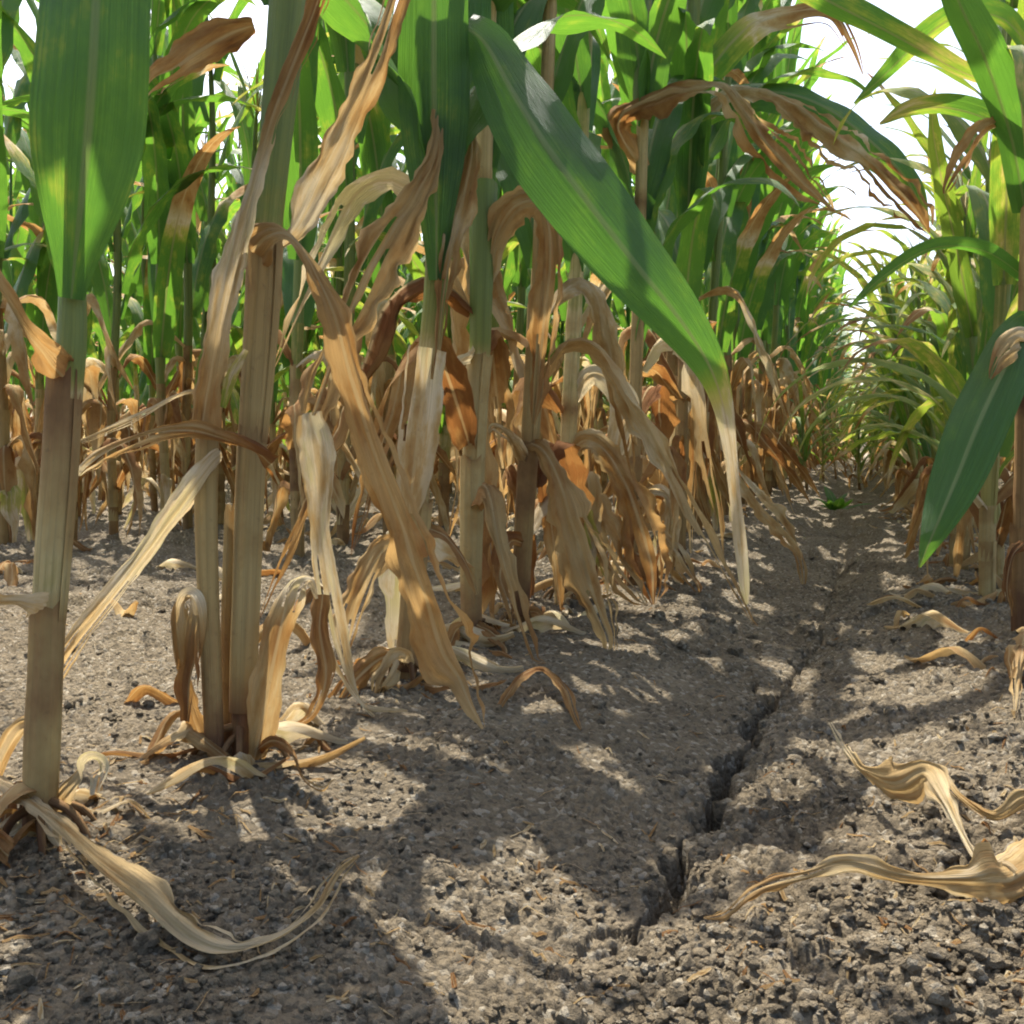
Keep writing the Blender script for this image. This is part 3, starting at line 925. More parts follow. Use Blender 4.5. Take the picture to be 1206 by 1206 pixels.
# big green blade with a dead tip
C.leaf([(545, 30, -.02, 36, 0), (572, 52, -.04, 60, 5), (606, 112, -.07, 88, 8), (648, 178, -.10, 102, 10), (700, 248, -.12, 98, 10), (752, 315, -.13, 84, 10), (800, 375, -.13, 64, 6), (834, 428, -.12, 42, 0), (851, 475, -.11, 26, 0),
        (861, 530, -.10, 18, 20), (868, 590, -.09, 18, 40), (873, 645, -.08, 16, 10), (877, 690, -.08, 12, 0), (880, 712, -.08, 3)], [.02, .02, .02, .02, .02, .02, .03, .03, .03, .05, .10, .42, .55, .58, .60, .52, .48], n=80, cols=11, fold=.28, curl=.25, wave=.05, label='broad green blade with a withered straw tip')
C.leaf([(553, 140, .02, 16, 20), (556, 180, .0, 30, 10), (545, 235, -.01, 34, 0), (532, 290, -.02, 30, 20), (522, 350, -.02, 20, 0), (514, 430, -.02, 6)], [.55, .70, .60, .74, .8], n=36, **DRY)
C.leaf([(485, 620, .01, 30, 30), (515, 625, -.01, 26, 50), (535, 640, -.03, 20, 60), (552, 668, -.04, 14, 40), (562, 700, -.04, 4)], [.8, .86, .9, .7], n=30, **DRY)
C.leaf([(480, 640, .0, 26, 20), (450, 650, -.02, 36, 10), (428, 690, -.03, 40, 10), (412, 735, -.03, 34, 10), (405, 775, -.03, 6)], [.74, .66, .62, .62], n=30, **DRY)
C.leaf([(470, 770, .0, 20), (445, 778, -.03, 26, 20), (420, 800, -.06, 30, 20), (396, 830, -.07, 22, 30), (388, 850, -.07, 6)], [.8, .72, .8, .9], n=30, **DRY)
C.leaf([(482, 790, -.0, 14), (470, 775, -.04, 30, 20), (452, 800, -.06, 26, 10), (440, 826, -.07, 5)], [.66, .62, .7], n=24, **DRY)
C.leaf([(380, 700, -.18, 20, 0), (378, 740, -.19, 26, 20), (386, 790, -.20, 26, 10), (372, 840, -.21, 20, 30), (350, 858, -.22, 12, 60), (335, 876, -.22, 3)], [.8, .86, .8, .72, .8], n=30, **DRY)

# --- plant D
D_ = Plant((556, 757), 'slim corn plant with a straight yellowish stalk just beyond the hanging leaf')
D_.stalk([(556, 757, 24), (555, 680, 25), (556, 600, 27), (559, 500, 28), (564, 420, 26), (567, 300, 24), (570, 180, 24), (574, 60, 22), (580, -100, 20)], [.85, .68, .62, .60, .5, .15, .08, .05, .05], up=(1.9, .05, 0))
D_.wrap([(556, 745, 28), (555, 680, 29), (556, 600, 32), (557, 540, 34)], [.82, .66, .56, .66], 3.8)
D_.wrap([(557, 560, 30), (561, 470, 32), (565, 420, 34)], [.58, .52, .64], 1.0)
D_.wrap([(565, 430, 28), (567, 330, 32), (569, 220, 40)], [.32, .12, .06], 2.4)
D_.leaf([(560, 420, -.01, 22, 30), (545, 425, -.03, 16, 50), (528, 440, -.05, 12, 30), (518, 462, -.06, 3)], [.5, .55, .66], n=20, **DRY)
D_.leaf([(572, 330, .0, 20, 20), (588, 270, -.02, 34, 10), (612, 240, -.03, 34, 30), (640, 245, -.03, 30, 60), (648, 300, -.02, 34, 10), (642, 370, -.01, 36, 0), (634, 440, 0, 22, 0), (628, 500, 0, 5)], [.6, .72, .72, .8, .74, .86, .8], n=44, **DRY)
D_.leaf([(566, 230, .0, 30), (560, 170, .0, 60, 10), (563, 90, .0, 80, 10), (566, 0, .0, 78, 10), (560, -120, .0, 70), (545, -240, .03, 40), (530, -300, .06, 6)], [.06, .03, .03, .05], fold=.25, wave=.08)
D_.leaf([(560, 735, -.01, 16), (578, 745, -.04, 18, 40), (592, 765, -.06, 16, 60), (585, 790, -.08, 5)], [.9, .8, .85], n=20, **DRY)
D_.leaf([(552, 740, -.01, 16), (540, 742, -.03, 20, 40), (528, 764, -.05, 14, 30), (520, 782, -.06, 3)], [.8, .86, .9], n=20, **DRY)

# --- plant E and F: hanging arched leaves
E = Plant((612, 737), 'corn plant with a dead leaf arching over to the right, tip on the soil')
E.stalk([(612, 737, 20), (616, 650, 22), (622, 560, 22), (628, 450, 22), (634, 330, 20), (640, 200, 20), (646, 60, 18), (650, -60, 17)], [.88, .74, .7, .64, .4, .12, .06, .05], up=(1.8, .03, .03))
E.wrap([(613, 725, 24), (616, 650, 25), (621, 560, 27), (624, 520, 28)], [.86, .74, .72, .78], 3.2)
E.wrap([(623, 535, 24), (629, 440, 27), (633, 360, 28)], [.66, .62, .58], 1.0)
E.leaf([(618, 545, -.01, 20, 0), (600, 515, -.03, 14, 40), (582, 502, -.04, 10, 60), (574, 508, -.04, 3)], [.66, .55, .5], n=20, **DRY)
E.leaf([(622, 520, -.01, 20, 30), (640, 530, -.03, 26, 30), (660, 570, -.05, 34, 20), (676, 625, -.07, 50, 0), (692, 680, -.09, 54, -10), (708, 725, -.11, 34, 0), (717, 755, -.12, 20, 20), (712, 786, -.13, 4)], [.8, .74, .72, .70, .72, .70, .66], n=50, **DRY)
E.leaf([(618, 640, -.01, 16), (600, 640, -.03, 22, 20), (590, 680, -.05, 20, 30), (600, 720, -.06, 12, 30), (606, 745, -.06, 3)], [.85, .9, .74, .8], n=30, **DRY)
E.leaf([(614, 720, -.01, 14), (634, 722, -.03, 16, 40), (640, 740, -.05, 8, 60), (636, 752, -.06, 2)], [.9, .8, .6], n=20, **DRY)

F_ = Plant((664, 712), 'corn plant with two dead leaves curving to the right like ribs')
F_.stalk([(664, 712, 20), (666, 640, 22), (668, 560, 22), (672, 460, 22), (678, 340, 20), (684, 200, 18), (690, 60, 17), (694, -40, 16)], [.8, .5, .35, .3, .2, .1, .05], up=(1.95, -.02, .04))
F_.wrap([(665, 700, 24), (667, 620, 26), (669, 540, 28)], [.66, .40, .5], 3.2)
F_.leaf([(670, 530, -.01, 26, 30), (690, 518, -.03, 30, 30), (714, 532, -.05, 34, 20), (738, 572, -.06, 38, 10), (756, 625, -.07, 42, 0), (766, 675, -.07, 36, 0), (770, 712, -.08, 6)], [.72, .6, .72, .76, .8, .86, .9], n=46, **DRY)
F_.leaf([(671, 560, .0, 22, 20), (684, 580, -.03, 34, 10), (706, 620, -.05, 40, 0), (728, 668, -.07, 38, 0), (748, 700, -.08, 22, 20), (762, 712, -.09, 4)], [.74, .70, .68, .66, .7], n=40, **DRY)
F_.leaf([(672, 470, .0, 20), (700, 440, -.02, 26, 20), (735, 470, -.03, 36, 10), (728, 520, -.03, 26, 0), (722, 560, -.03, 5)], [.55, .53, .56, .6], n=30, curl=.9, crumple=.2)

G = Plant((745, 690), 'corn plant with a looped dead leaf dropping an orange tip to the soil')
G.stalk([(745, 690, 16), (746, 600, 18), (748, 480, 18), (752, 340, 17), (756, 180, 16), (760, 30, 15)], [.85, .74, .6, .3, .1, .05], up=(1.9, .02, .05))
G.wrap([(745, 680, 20), (746, 600, 21), (747, 540, 23)], [.8, .72, .76], 3.2)
G.leaf([(748, 590, -.01, 16, 20), (768, 580, -.04, 14, 50), (786, 584, -.06, 12, 40), (792, 610, -.07, 12, 20), (788, 645, -.07, 4)], [.55, .53, .6, .7], n=26, **DRY)
G.leaf([(748, 620, -.01, 14, 20), (772, 622, -.06, 14, 30), (796, 645, -.10, 20, 20), (808, 665, -.12, 22, 20), (820, 690, -.14, 14, 40), (824, 698, -.14, 3)], [.72, .66, .62, .6, .82, .9], n=32, **DRY)
G.leaf([(748, 650, -.01, 16, 20), (762, 660, -.04, 26, 20), (772, 690, -.06, 28, 10), (782, 712, -.07, 16, 30), (770, 722, -.07, 4)], [.9, .95, .92, .98], n=26, **DRY)
# dead arching leaves against the sky, and green arches
G.leaf([(756, 200, .0, 30, 0), (728, 150, -.02, 34, 10), (752, 122, -.04, 44, 30), (800, 106, -.06, 40, 40), (846, 100, -.08, 26, 50), (872, 128, -.10, 30, 30), (902, 172, -.12, 44, 10), (936, 208, -.14, 36, 0), (962, 232, -.15, 20), (984, 250, -.15, 4)],
       [.7, .86, .92, .88, .55, .66, .80, .82, .78, .74], n=60, **DRY)
G.top(733, .95)

H = Plant((800, 668), 'corn plant whose dead leaf arches over the furrow against the sky')
H.stalk([(800, 668, 14), (802, 560, 15), (806, 400, 15), (812, 200, 14), (818, 40, 13)], [.85, .74, .5, .2, .06, .05], up=(1.9, .02, .05))
H.wrap([(800, 655, 17), (801, 590, 18), (803, 520, 20)], [.8, .74, .7], 3.2)
H.leaf([(812, 190, .0, 20, 0), (826, 140, -.04, 24, 20), (862, 110, -.08, 24, 50), (910, 112, -.12, 28, 50), (955, 140, -.16, 44, 20), (995, 172, -.20, 44, 10), (1020, 190, -.22, 28, 30), (1050, 222, -.24, 46, 0), (1078, 252, -.26, 36, 0), (1094, 275, -.26, 4)],
       [.6, .62, .55, .62, .72, .70, .55, .80, .86, .8], n=64, **DRY)
H.leaf([(814, 150, .02, 20), (850, 120, .0, 40, 30), (910, 108, -.02, 46, 40), (970, 125, -.04, 46, 40), (1030, 170, -.06, 46, 30), (1070, 215, -.07, 36, 20), (1092, 262, -.07, 6)], [.05, .06, .06, .1, .1, .2], fold=.3, wave=.1, n=46)
H.leaf([(816, 110, .0, 20), (845, 70, -.03, 40, 20), (885, 28, -.06, 44, 30), (935, 14, -.08, 36, 50), (978, 20, -.10, 20, 40), (1000, 50, -.11, 14, 10), (1016, 88, -.11, 3)], [.2, .15, .5, .82, .86, .8], n=44, fold=.3, crumple=.12)
H.leaf([(805, 420, .0, 16, 20), (825, 410, -.05, 20, 40), (842, 470, -.08, 14), (862, 540, -.1, 16), (892, 590, -.16, 26, 20), (922, 622, -.22, 24, 20), (942, 650, -.26, 20, 40), (946, 688, -.28, 5)], [.7, .8, .7, .62, .58, .64, .72, .7], n=50, **DRY)
H.top(839, .95)

for h, az, L, W in [(.62, 121, .8, .068), (.70, 150, .8, .085), (.88, 135, .8, .085), (.95, 200, .7, .085), (.74, 205, .75, .085), (.68, 250, .7, .085)]:  # blades added above the view to shade the upright blade and soil
    A.spread(h, az, L=L, W=W)
for h, az, L in [(.66, 195, .75), (.74, 170, .85), (.80, 150, .8), (.72, 235, .75), (.95, 205, .85), (.84, 185, .8), (.64, 160, .6), (1.0, 165, .8), (.58, 148, .5), (.70, 155, .7)]:  # added blades, mostly above the view, that cast shade on the left foreground
    B.spread(h, az, L=L)
C.spread(.72, 128, L=.8)  # added towards the sun to keep the upright blade in shade
q = P(655, 185, 1.03) + .42 * np.array(to_sun)           # added blade on plant D, set sunward to shade the sweeping green one
dst = D_.path[np.searchsorted(D_.path[:, 2], q[2] - .12)]
D_.spread(q[2] - .12, math.degrees(math.atan2(q[1] - dst[1], q[0] - dst[0])), th0=40, th1=105, L=1.1 * float(np.hypot(q[0] - dst[0], q[1] - dst[1])) + .05, W=.085, power=1.0)
for h, az, L in [(.50, 50, .42), (.50, 215, .45), (.60, 95, .45), (.56, 160, .4)]:  # added to close the shadow band on the soil; also cover bare stalks
    C.spread(h, az, th0=14, th1=125, L=L, W=.085, power=1.5)
for pl, lst in ((D_, [(.85, 130, .7)]), (E, [(.82, 170, .7)]), (F_, [(.8, 160, .7), (.95, 200, .7), (1.15, 150, .6)])):  # upper blades aimed left and back so their shade misses the furrow
    for h, az, L in lst:
        pl.spread(h, az, L=L)
# broad drooping blades that hide the upper stalks
for i, pl in enumerate((D_, E, F_, G, H)):
    for k, (h, az, th1, L, W) in enumerate([(.46, -70, 150, .50, .062), (.55, 100, 140, .55, .07), (.63, -120, 135, .6, .078), (.72, 70, 130, .6, .08), (.80, -60, 120, .55, .08), (.9, 210, 130, .6, .08)]):
        if (k in (0, 4) and i < 2) or (i, k) in ((0, 2), (1, 5), (0, 3)): continue
        pl.spread(h + .03 * ((i * 7 + k * 3) % 5 - 2), az + 37 * ((i * 3 + k) % 5 - 2) * .6, th0=10 + 3 * (i % 3), th1=th1 + 8 * (i % 3), L=L, W=W, power=1.7, twist=.5 * ((i + k) % 3 - 1), dry=(.02, .08, .0)[(i + k) % 3])
drng = np.random.RandomState(77)
for pl in (C, D_, E, F_, G, H):                            # dead lower leaves crowding every stalk
    for k in range(8 if pl is not C else 0):
        h = drng.uniform(.08, .42); az = drng.rand() * 6.28
        j = np.searchsorted(pl.path[:, 2], pl.base[2] + h)
        p0 = pl.path[j, :3] - pl.base + np.array([math.cos(az), math.sin(az), 0]) * pl.path[j, 3] * .8
        dat = dry_blade(drng, p0, az, 34, 9, pl.seed + 300 + k)
        link('leaf', mesh_from('leaf', *dat, M_LEAF), pl.root)
for pl in (A, B, C, D_, E, F_, G, H):
    pl.roots()
FRONT = [A, B, C, D_, E, F_, G, H]

# --- right-hand row, plant at the edge of the view with a big drooping blade
RP = Plant((1204, 752), 'corn plant in the right row with a dark green blade drooping to a point', 'right row of corn beside the furrow')
RP.stalk([(1204, 752, 22), (1203, 680, 22), (1204, 600, 22), (1206, 480, 22), (1210, 330, 22), (1214, 150, 20), (1218, 0, 18)], [.9, .86, .7, .5, .2, .06, .05], up=(1.85, .0, .05))
RP.wrap([(1204, 745, 26), (1203, 680, 26), (1203, 620, 28)], [.95, .9, .86], 3.2)
RP.leaf([(1206, 420, -.02, 30, 0), (1214, 385, -.05, 40, 20), (1200, 400, -.08, 56, 10), (1180, 440, -.10, 66, 0), (1152, 500, -.12, 70, 0), (1128, 560, -.13, 62, 0), (1106, 612, -.14, 40, 0), (1090, 650, -.14, 16, 0), (1083, 668, -.14, 3)],
        [.1, .1, .12, .05, .03, .03, .04, .1, .2], n=50, fold=.3, curl=.3, wave=.06, label='dark green blade drooping to a point')
RP.leaf([(1212, 410, -.03, 30, 0), (1200, 404, -.10, 36, 20), (1184, 418, -.125, 30, 20), (1172, 434, -.135, 14, 10), (1166, 446, -.135, 3)], [.50, .55, .72, .8], n=24, curl=.6, crumple=.2)
RP.leaf([(1206, 640, -.02, 14, 10), (1192, 655, -.05, 12, 20), (1186, 690, -.07, 11, 20), (1190, 726, -.07, 3)], [.95, .92, .9], n=24, **DRY)
RP.leaf([(1208, 250, 0, 30), (1190, 160, -.05, 50, 30), (1160, 70, -.1, 50, 20), (1128, 0, -.14, 40, 10), (1100, -80, -.16, 20), (1085, -120, -.16, 4)], [.05, .03, .03, .05], n=40, fold=.35)
RP.leaf([(1212, 130, 0, 24), (1160, 150, -.05, 24, 20), (1135, 180, -.06, 28, 20), (1118, 212, -.06, 14, 10), (1112, 228, -.06, 3)], [.4, .55, .68, .74, .8], n=30, **DRY)
RP.leaf([(1216, 60, .02, 16), (1180, 22, .05, 28, 30), (1130, 18, .1, 34, 40), (1080, 52, .15, 30, 30), (1040, 90, .18, 18, 20), (1006, 122, .2, 3)], [.10, .12, .14, .12, .14], n=40, fold=.35, wave=.06)
RP.leaf([(1214, 150, .02, 14), (1186, 106, .0, 20, 30), (1130, 84, -.02, 26, 40), (1065, 48, .0, 32, 30), (1000, 14, .02, 34, 20), (950, -10, .04, 26), (900, -20, .06, 4)], [.5, .30, .22, .10, .14, .3], n=40, fold=.35, wave=.06)
RP.leaf([(1214, 210, .04, 16), (1176, 150, .08, 30, 30), (1120, 128, .12, 34, 40), (1070, 130, .15, 22, 30), (1036, 146, .16, 3)], [.05, .08, .12, .25, .3], n=36, fold=.3, wave=.06)
RP.leaf([(1212, 330, .02, 16), (1160, 296, .0, 22, 40), (1100, 292, -.02, 24, 50), (1045, 322, -.02, 16, 40), (1000, 362, -.02, 3)], [.03, .03, .04, .08, .1], n=36, fold=.3, wave=.05)
RP.top(941, 1.0)

# ------------------------------------------------------------------ the rest of the field
VARIANTS = []
for k in range(12):
    hgt, nd = (1.8 + .06 * (k % 6), 4 + k % 3) if k < 8 else (1.15 + .06 * (k % 4), 1 + k % 2)
    VARIANTS.append([(nm, mesh_from(nm.strip('>'), *dat, mat)) for nm, dat, mat in plant_parts(1000 + k * 17, hgt, nd, low_density=.95, dry_h=.55 if k < 8 else .22, spray=k >= 8)])
WHOLE = []
for k in range(6):
    pp = plant_parts(2000 + k * 13, 1.8 + .08 * k if k < 4 else 1.2, 4 + k % 3 if k < 4 else 2, res=(11, 4), lean_mesh=True, dry_h=.55 if k < 4 else .25, spray=k >= 4)
    WHOLE.append(join([d for _, d, _ in pp]))
WHOLE_ME = [mesh_from('corn_plant', *w, M_LEAF) for w in WHOLE]

prng = random.Random(5)


def seen(x, y, margin=0.12):
    p = CW.T @ (np.array([x, y, .3]) - CO)
    return -p[2] > .3 and abs(p[0] / -p[2]) < 0.5025 + margin


def place(x, y, label, group, detail=True, short=False, along=None):
    z = float(macro(x, y))
    k = prng.randrange(8) if not short else 8 + prng.randrange(4)
    s = prng.uniform(.92, 1.08)
    rz = prng.uniform(0, 6.28) if along is None else math.pi / 2 + math.pi * prng.randrange(2) + prng.uniform(-along, along)
    if detail:
        r = empty('corn_plant', (x, y, z))
        last = None
        for nm, me in VARIANTS[k]:
            if nm[0] == '>':
                link(nm[1:], me, last)
            else:
                last = link(nm, me, r)
    else:
        r = link('corn_plant', WHOLE_ME[k % 4 if not short else 4 + k % 2])
        r.location = (x, y, z)
    t = .16 if short else .05
    r.rotation_euler = (prng.uniform(-t, t), prng.uniform(-t, t), rz)
    if x < -1.5: s *= prng.uniform(.78, 1.05)
    if short and x > 0: s *= prng.uniform(.62, .82) if y < 3.4 else prng.uniform(.58, .92) if x < .6 else prng.uniform(.75, 1.0)
    r.scale = (s, s, s)
    tag(r, label, 'corn plant', group)
    return r


placed = []
rows = [
    # x, y start, y end, label, group
    (ROW_L, 2.55, 15.0, 'far corn plant with dead lower leaves in the front row beside the furrow', 'front row of corn left of the furrow'),
    (ROW_R, 1.75, 14.0, 'leafy green corn plant in the row on the right of the furrow', 'right row of corn beside the furrow'),
    (-2.0, 1.2, 9.5, 'corn plant in the second row, behind the bare strip of soil', 'second row of corn behind the bare strip'),
    (-2.72, 2.0, 9.5, 'corn plant in the third row, green above the dead leaves of the second', 'third row of corn'),
    (0.96, 3.0, 11.0, 'green corn plant in the row behind the right row', 'row of corn behind the right row'),
]
ORD = 'first second third fourth fifth sixth seventh eighth ninth tenth eleventh twelfth'.split()
for X, y0, y1, lab, grp in rows:
    y = y0; count = 0
    while y < y1:
        x = X + prng.uniform(-.03, .03)
        if seen(x, y):
            count += 1
            l2 = lab
            if count <= len(ORD):
                l2 = {ROW_L: 'corn plant in the front row with dead lower leaves, %s beyond the sky-arching dead leaf',
                      ROW_R: 'leafy corn plant in the right row, %s beyond the one with drooping dark blade',
                      }.get(X, lab)
                if '%s' in l2: l2 = l2 % ORD[count - 1]
            place(x, y, l2, grp, detail=(y < 6.5), short=(X > 0 or (X < -1.5 and prng.random() < .22)), along={ROW_L: .6, ROW_R: .9 if y > 3.4 else .5}.get(X))
            placed.append((x, y))
        y += prng.uniform(.13, .22)
for (x, y, lab) in [(-1.26, .97, 'tall corn plant with brown hanging leaves behind the thick straw stalk'),
                    ] + [(-1.24 + .03 * math.sin(k * 5), 2.05 + .27 * k + .05 * math.sin(k * 3), 'corn plant in the sparse row behind the front row, %s from its open end' % ORD[k]) for k in range(12)]:
    place(x, y, lab, 'sparse row of corn on the bare strip', short=(x > -1.25 and y > 2 and prng.random() < .4))
for k in range(9):
    r = place(-.30 + .42 * ((k * 5) % 9) / 8, 5.6 + .38 * k, 'low pale green corn plant closing off the far end of the furrow', 'low corn at the end of the furrow', detail=k < 4, short=True)
    r.scale = (.50, .50, .42)
# far rows that read as one mass
def far_mass():
    rng = np.random.RandomState(9)
    VV, FF, UU, DD, off = [], [], [], [], 0
    low = []
    for k in range(5):
        low.append(join([d for _, d, _ in plant_parts(3000 + k * 13, 1.8 + .08 * k if k < 4 else 1.2, 3 + k % 3, res=(8, 3), lean_mesh=True, dry_h=.55 if k < 4 else .25, spray=k >= 4)]))
    for i in range(-11, 9):
        X = {0: ROW_R, -1: ROW_L}.get(i, ROW_R + .76 * i if i > 0 else ROW_L + .76 * (i + 1))
        lo = {0: 14.1, -1: 15.1, 1: 11.1, -2: 5.4, -3: 9.6, -4: 9.6}.get(i, 1.5)
        y = lo
        while y < 46:
            d = math.hypot(X, y)
            if seen(X, y, .03) and d < 46 and (X > -7 or y < 40):
                V, F, UV, D = low[rng.randint(4) if i < 0 else 4]
                a = rng.rand() * 6.28 if i not in (0, -1) else 1.57 + rng.uniform(-1.2, 1.2); s = rng.uniform(.9, 1.08) * (.92 if i < -2 and d < 14 else 1)
                q = V.copy() * s
                q = np.stack([q[:, 0] * math.cos(a) - q[:, 1] * math.sin(a), q[:, 0] * math.sin(a) + q[:, 1] * math.cos(a), q[:, 2]], 1)
                q += [X + rng.uniform(-.03, .03), y, float(macro(X, y) * (1 - smooth(14, 60, d)))]
                VV.append(q); FF.append(F + off); UU.append(UV); DD.append(np.clip(D + rng.uniform(-.04, .06), 0, 1)); off += len(q)
            y += rng.uniform(.18, .3) * (1 if d < 12 else 1.5 if d < 22 else 2.4)
    o = link('corn_field', mesh_from('corn_field', np.vstack(VV), np.vstack(FF), np.vstack(UU), np.concatenate(DD), M_LEAF))
    tag(o, 'far rows of green corn merging into one mass', 'corn field', kind='stuff')
    print('far tris', sum(len(f) for f in FF) * 2)


far_mass()

# ------------------------------------------------------------------ fallen leaves
def fallen(pts, dry, label, seed, group='fallen corn leaves', n=44, cols=15, **kw):
    n = int(n * 1.5)
    data = px_blade(pts, 0, dry, seed, n, cols, ground=True, **{**DRY, **kw})
    V, F, UV, D = data
    # settle on the soil: no vertex below it
    g = soil(V[:, 0], V[:, 1])
    V[:, 2] = np.maximum(V[:, 2], g + .0008)
    base = np.array([V[:, 0].mean(), V[:, 1].mean(), V[:, 2].min()])
    o = link('fallen_leaf', mesh_from('fallen_leaf', V - base, F, UV, D, M_LEAF))
    o.location = base
    tag(o, label, 'leaf', group)
    return o


fallen([(-60, 915, .012, 20, 30), (0, 968, .02, 22, 40), (40, 1005, .022, 24, 40), (75, 1030, .022, 34, 30), (120, 1065, .02, 42, 10), (175, 1100, .012, 46, 0), (225, 1130, .006, 44, 0), (275, 1145, .004, 30, 20), (330, 1132, .006, 26, 40),
        (375, 1108, .012, 24, 30), (400, 1088, .02, 14, 10), (424, 1068, .022, 3)], [.55, .6, .62, .60, .62, .66, .66, .62, .58, .6, .72], 'long curled straw leaf on shaded soil at the foot of the thick stalk', 5, n=80, cols=15, curl=1.2)
fallen([(1290, 1000, .015, 50, 0), (1206, 1062, .012, 56, 10), (1165, 1078, .012, 52, 10), (1120, 1086, .012, 34, 0), (1060, 1082, .016, 24, 10), (1000, 1072, .018, 20, 20), (950, 1078, .014, 22, 20), (890, 1092, .012, 20, 10), (855, 1105, .008, 14), (828, 1124, .004, 3)],
       [.60, .64, .62, .62, .58, .62, .58, .66, .7, .66], 'long twisted straw leaf lying across the rough soil', 15, n=70, cols=17, curl=.6, crumple=.32, ragged=.6)
fallen([(1190, 1070, .010, 30, 0), (1160, 1058, .014, 26, 20), (1135, 1036, .02, 20, 40), (1112, 1006, .03, 22, 50), (1088, 982, .034, 40, 10), (1052, 984, .028, 42, 0), (1020, 972, .03, 26, 20), (998, 948, .034, 14, 40), (976, 915, .036, 3)],
       [.62, .58, .54, .62, .72, .70, .62, .52, .54], 'folded straw leaf with raised pale tip beside the twisted leaf', 25, n=60, cols=15, curl=.6, crumple=.32, ragged=.6)
fallen([(1225, 985, .012, 26), (1200, 1000, .014, 22, 20), (1170, 1000, .012, 14, 30), (1130, 975, .014, 10), (1105, 950, .014, 10), (1085, 940, .01, 3)], [.7, .66, .7, .6, .62], 'thin broken strip of leaf behind the folded straw leaf', 35, n=40)
fallen([(590, 846, .006, 8), (612, 828, .018, 12, 30), (640, 820, .022, 12, 60), (664, 835, .016, 12, 40), (676, 858, .008, 8, 20), (684, 872, .004, 3)], [.78, .8, .76, .74, .8], 'small brown leaf arched like a hoop on shaded soil', 45, n=30)
fallen([(480, 850, .004, 3), (455, 850, .005, 8), (436, 848, .006, 6), (425, 842, .006, 2)], [.56, .54, .56], 'short pale sliver of leaf beside the bleached strip', 55, n=20)
fallen([(1206, 780, .03, 20), (1203, 810, .03, 18, 20), (1197, 835, .02, 16, 30), (1195, 864, .006, 4)], [.7, .8, .72, .6], 'orange dead leaf standing at the edge of the rough soil', 65, n=24)
fallen([(10, 1030, .006, 30, 40), (-10, 1020, .01, 26, 20), (-40, 1040, .01, 10)], [.9, .92, .86], 'brown scrap of leaf left of the thick stalk', 75, n=20)

# loose dead leaves piled along the rows
lrng = random.Random(21)


def scrap_mesh(seed):
    rng = np.random.RandomState(seed)
    n = 18
    L = rng.uniform(.05, .15)
    s = np.linspace(0, 1, n)
    a = np.cumsum(rng.uniform(-.35, .35, n)) * .5
    sp = np.stack([np.cumsum(np.cos(a)) * L / n, np.cumsum(np.sin(a)) * L / n, .006 + .022 * rng.rand() * np.sin(s * 3.1) ** 2 + .006 * np.sin(s * 7 + seed)], 1)
    sp -= sp.mean(0) * [1, 1, 0]
    tw = rng.uniform(-1.5, 1.5) * s + rng.uniform(-.6, .6)
    sd = np.stack([-np.sin(a), np.cos(a), 0 * a], 1)
    T = norm(np.gradient(sp, axis=0)); up = np.cross(sd, T)
    sd = sd * np.cos(tw)[:, None] + up * np.sin(tw)[:, None]
    W = rng.uniform(.008, .026)
    w = W * np.clip(np.sin(np.clip(s * 2.6 + .25, 0, 3.1)), .1, 1)
    V, F, UV, D = ribbon(sp, w, sd, 5, curl=rng.uniform(.8, 2.6), crumple=.4, ragged=.4, dry=(.55, .72, .88)[seed % 3] + .05 * np.sin(s * 9), seed=seed)
    V[:, 2] -= np.percentile(V[:, 2], 12)
    return mesh_from('fallen_leaf', V, F, UV, D, M_LEAF)


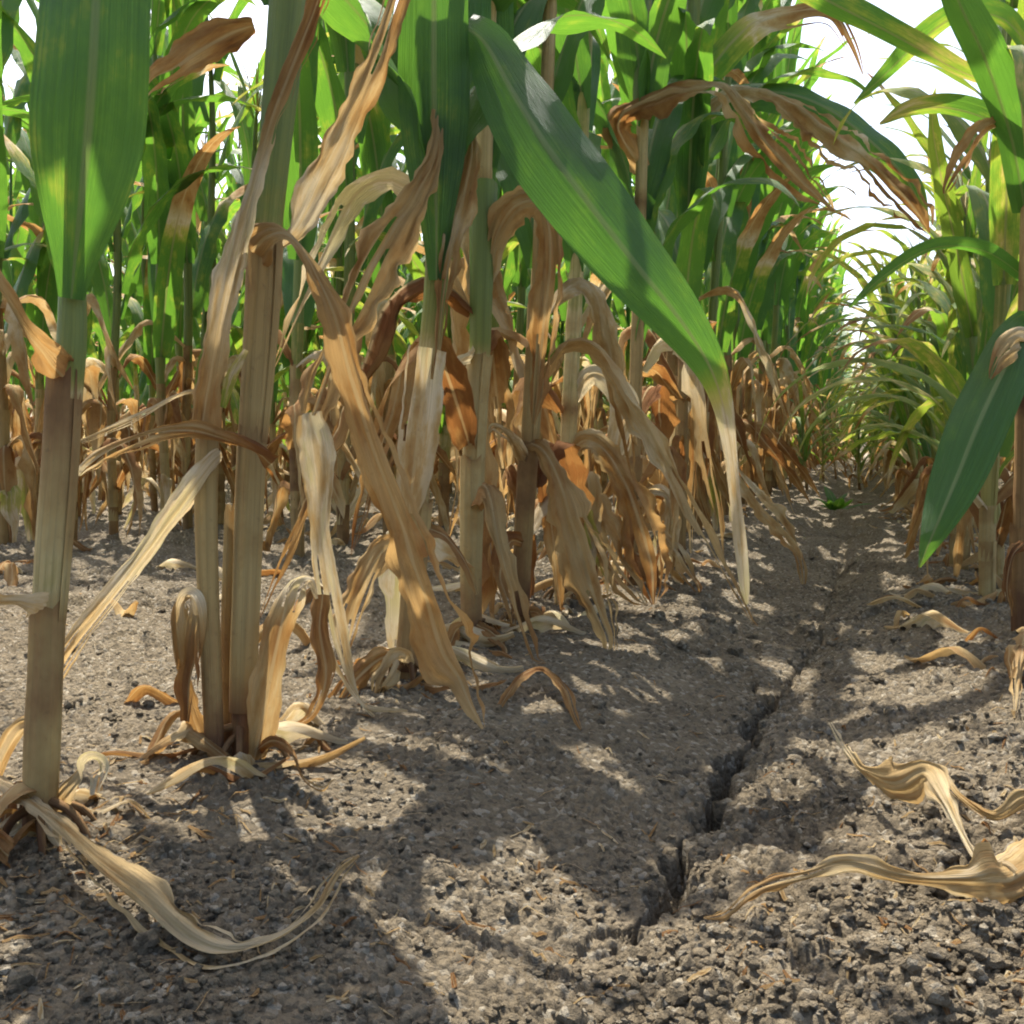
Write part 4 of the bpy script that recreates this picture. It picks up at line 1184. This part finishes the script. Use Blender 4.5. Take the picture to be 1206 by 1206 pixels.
SCRAPS = [scrap_mesh(k) for k in range(18)]
TONE = {m.name: t for m, t in zip(SCRAPS, ['pale straw', 'tan', 'dark brown'] * 6)}
LAB = {'L': ('dry curled scrap of leaf on the soil along the front row', 'leaf scraps along the front row'),
       'R': ('dry curled scrap of leaf in the litter under the right row', 'leaf scraps under the right row'),
       'B': ('dry curled scrap of leaf on the bare strip behind the front row', 'leaf scraps on the bare strip')}
cnt = {'L': 105, 'R': 95, 'B': 90}
for key, c in cnt.items():
    made = 0
    while made < c:
        if key == 'L':
            y = .62 + 3.6 * lrng.random() ** 1.7; x = ROW_L + lrng.gauss(0, .05)
        elif key == 'R':
            y = 1.15 + 3.6 * lrng.random() ** 1.5; x = ROW_R + lrng.gauss(-.03, .065)
        else:
            y = lrng.uniform(.7, 4.0); x = lrng.uniform(-1.9, ROW_L - .15)
        if key == 'L' and lrng.random() < .55:
            pl = lrng.choice(FRONT); x = pl.base[0] + lrng.gauss(0, .035); y = pl.base[1] + lrng.gauss(0, .045)
        if not seen(x, y, .02): continue
        o = link('fallen_leaf', lrng.choice(SCRAPS))
        o.location = (x, y, sz(x, y) - .002)
        o.rotation_euler = (lrng.uniform(-.25, .25), lrng.uniform(-.25, .25), lrng.uniform(0, 6.28))
        s = lrng.uniform(.6, 1.25) * (1.5 if key == 'B' else 1); o.scale = (s, s, s)
        tone = TONE[o.data.name]
        tag(o, LAB[key][0].replace('dry', tone, 1), 'leaf', LAB[key][1])
        made += 1

# small bright weed in the furrow
w0 = GP(985, 603)
wr = empty('weed', w0)
tag(wr, 'small bright green weed growing at the far end of the furrow', 'weed')
wrng = np.random.RandomState(4)
for k in range(9):
    sp, sd, s = blade_spine(np.array([wrng.uniform(-.02, .02), wrng.uniform(-.02, .02), 0]), k * .7, R(wrng.uniform(10, 50)), R(wrng.uniform(70, 120)), wrng.uniform(.08, .17), 1.2, 10)
    link('leaf', mesh_from('leaf', *ribbon(sp, .045 * np.sin(np.clip(s * 2.9 + .2, 0, 3.1)) + .002, sd, 4, curl=.5, dry=.12, seed=k), M_LEAF), wr)

# chaff: short broken straws and flakes lying on the soil
crng = np.random.RandomState(31)
VV, FF, UU, DD, off = [], [], [], [], 0
made = 0
while made < 900:
    px = crng.uniform(-40, 1250); py = 600 + 606 * crng.rand() ** .8
    p = GP(px, py)
    row = min(abs(p[0] - ROW_L), abs(p[0] - ROW_R))
    if crng.rand() > .22 + math.exp(-(row / .12) ** 2) or not seen(p[0], p[1], .03): continue
    L_ = crng.uniform(.005, .022); w_ = crng.uniform(.0008, .0035); a_ = crng.rand() * 6.28
    d_ = np.array([math.cos(a_), math.sin(a_), 0]); n_ = np.array([-d_[1], d_[0], crng.uniform(-.6, .6)])
    t_ = np.linspace(-.5, .5, 4)
    sp = p[None] + d_ * (t_ * L_)[:, None]
    sp[:, 2] = soil(sp[:, 0], sp[:, 1]) + .0012 + .25 * L_ * (.25 - t_ ** 2) * crng.rand()
    V, F, UV, D = ribbon(sp, np.array([.6, 1, 1, .4]) * w_, np.repeat(n_[None], 4, 0), 3, curl=1.2, fold=0, dry=crng.choice([.52, .6, .7, .85]), seed=made)
    VV.append(V); FF.append(F + off); UU.append(UV); DD.append(D); off += len(V); made += 1
tag(link('chaff', mesh_from('chaff', np.vstack(VV), np.vstack(FF), np.vstack(UU), np.concatenate(DD), M_LEAF)), 'short broken bits of straw scattered over the soil', 'straw', kind='stuff')

print('objects', len(bpy.data.objects))
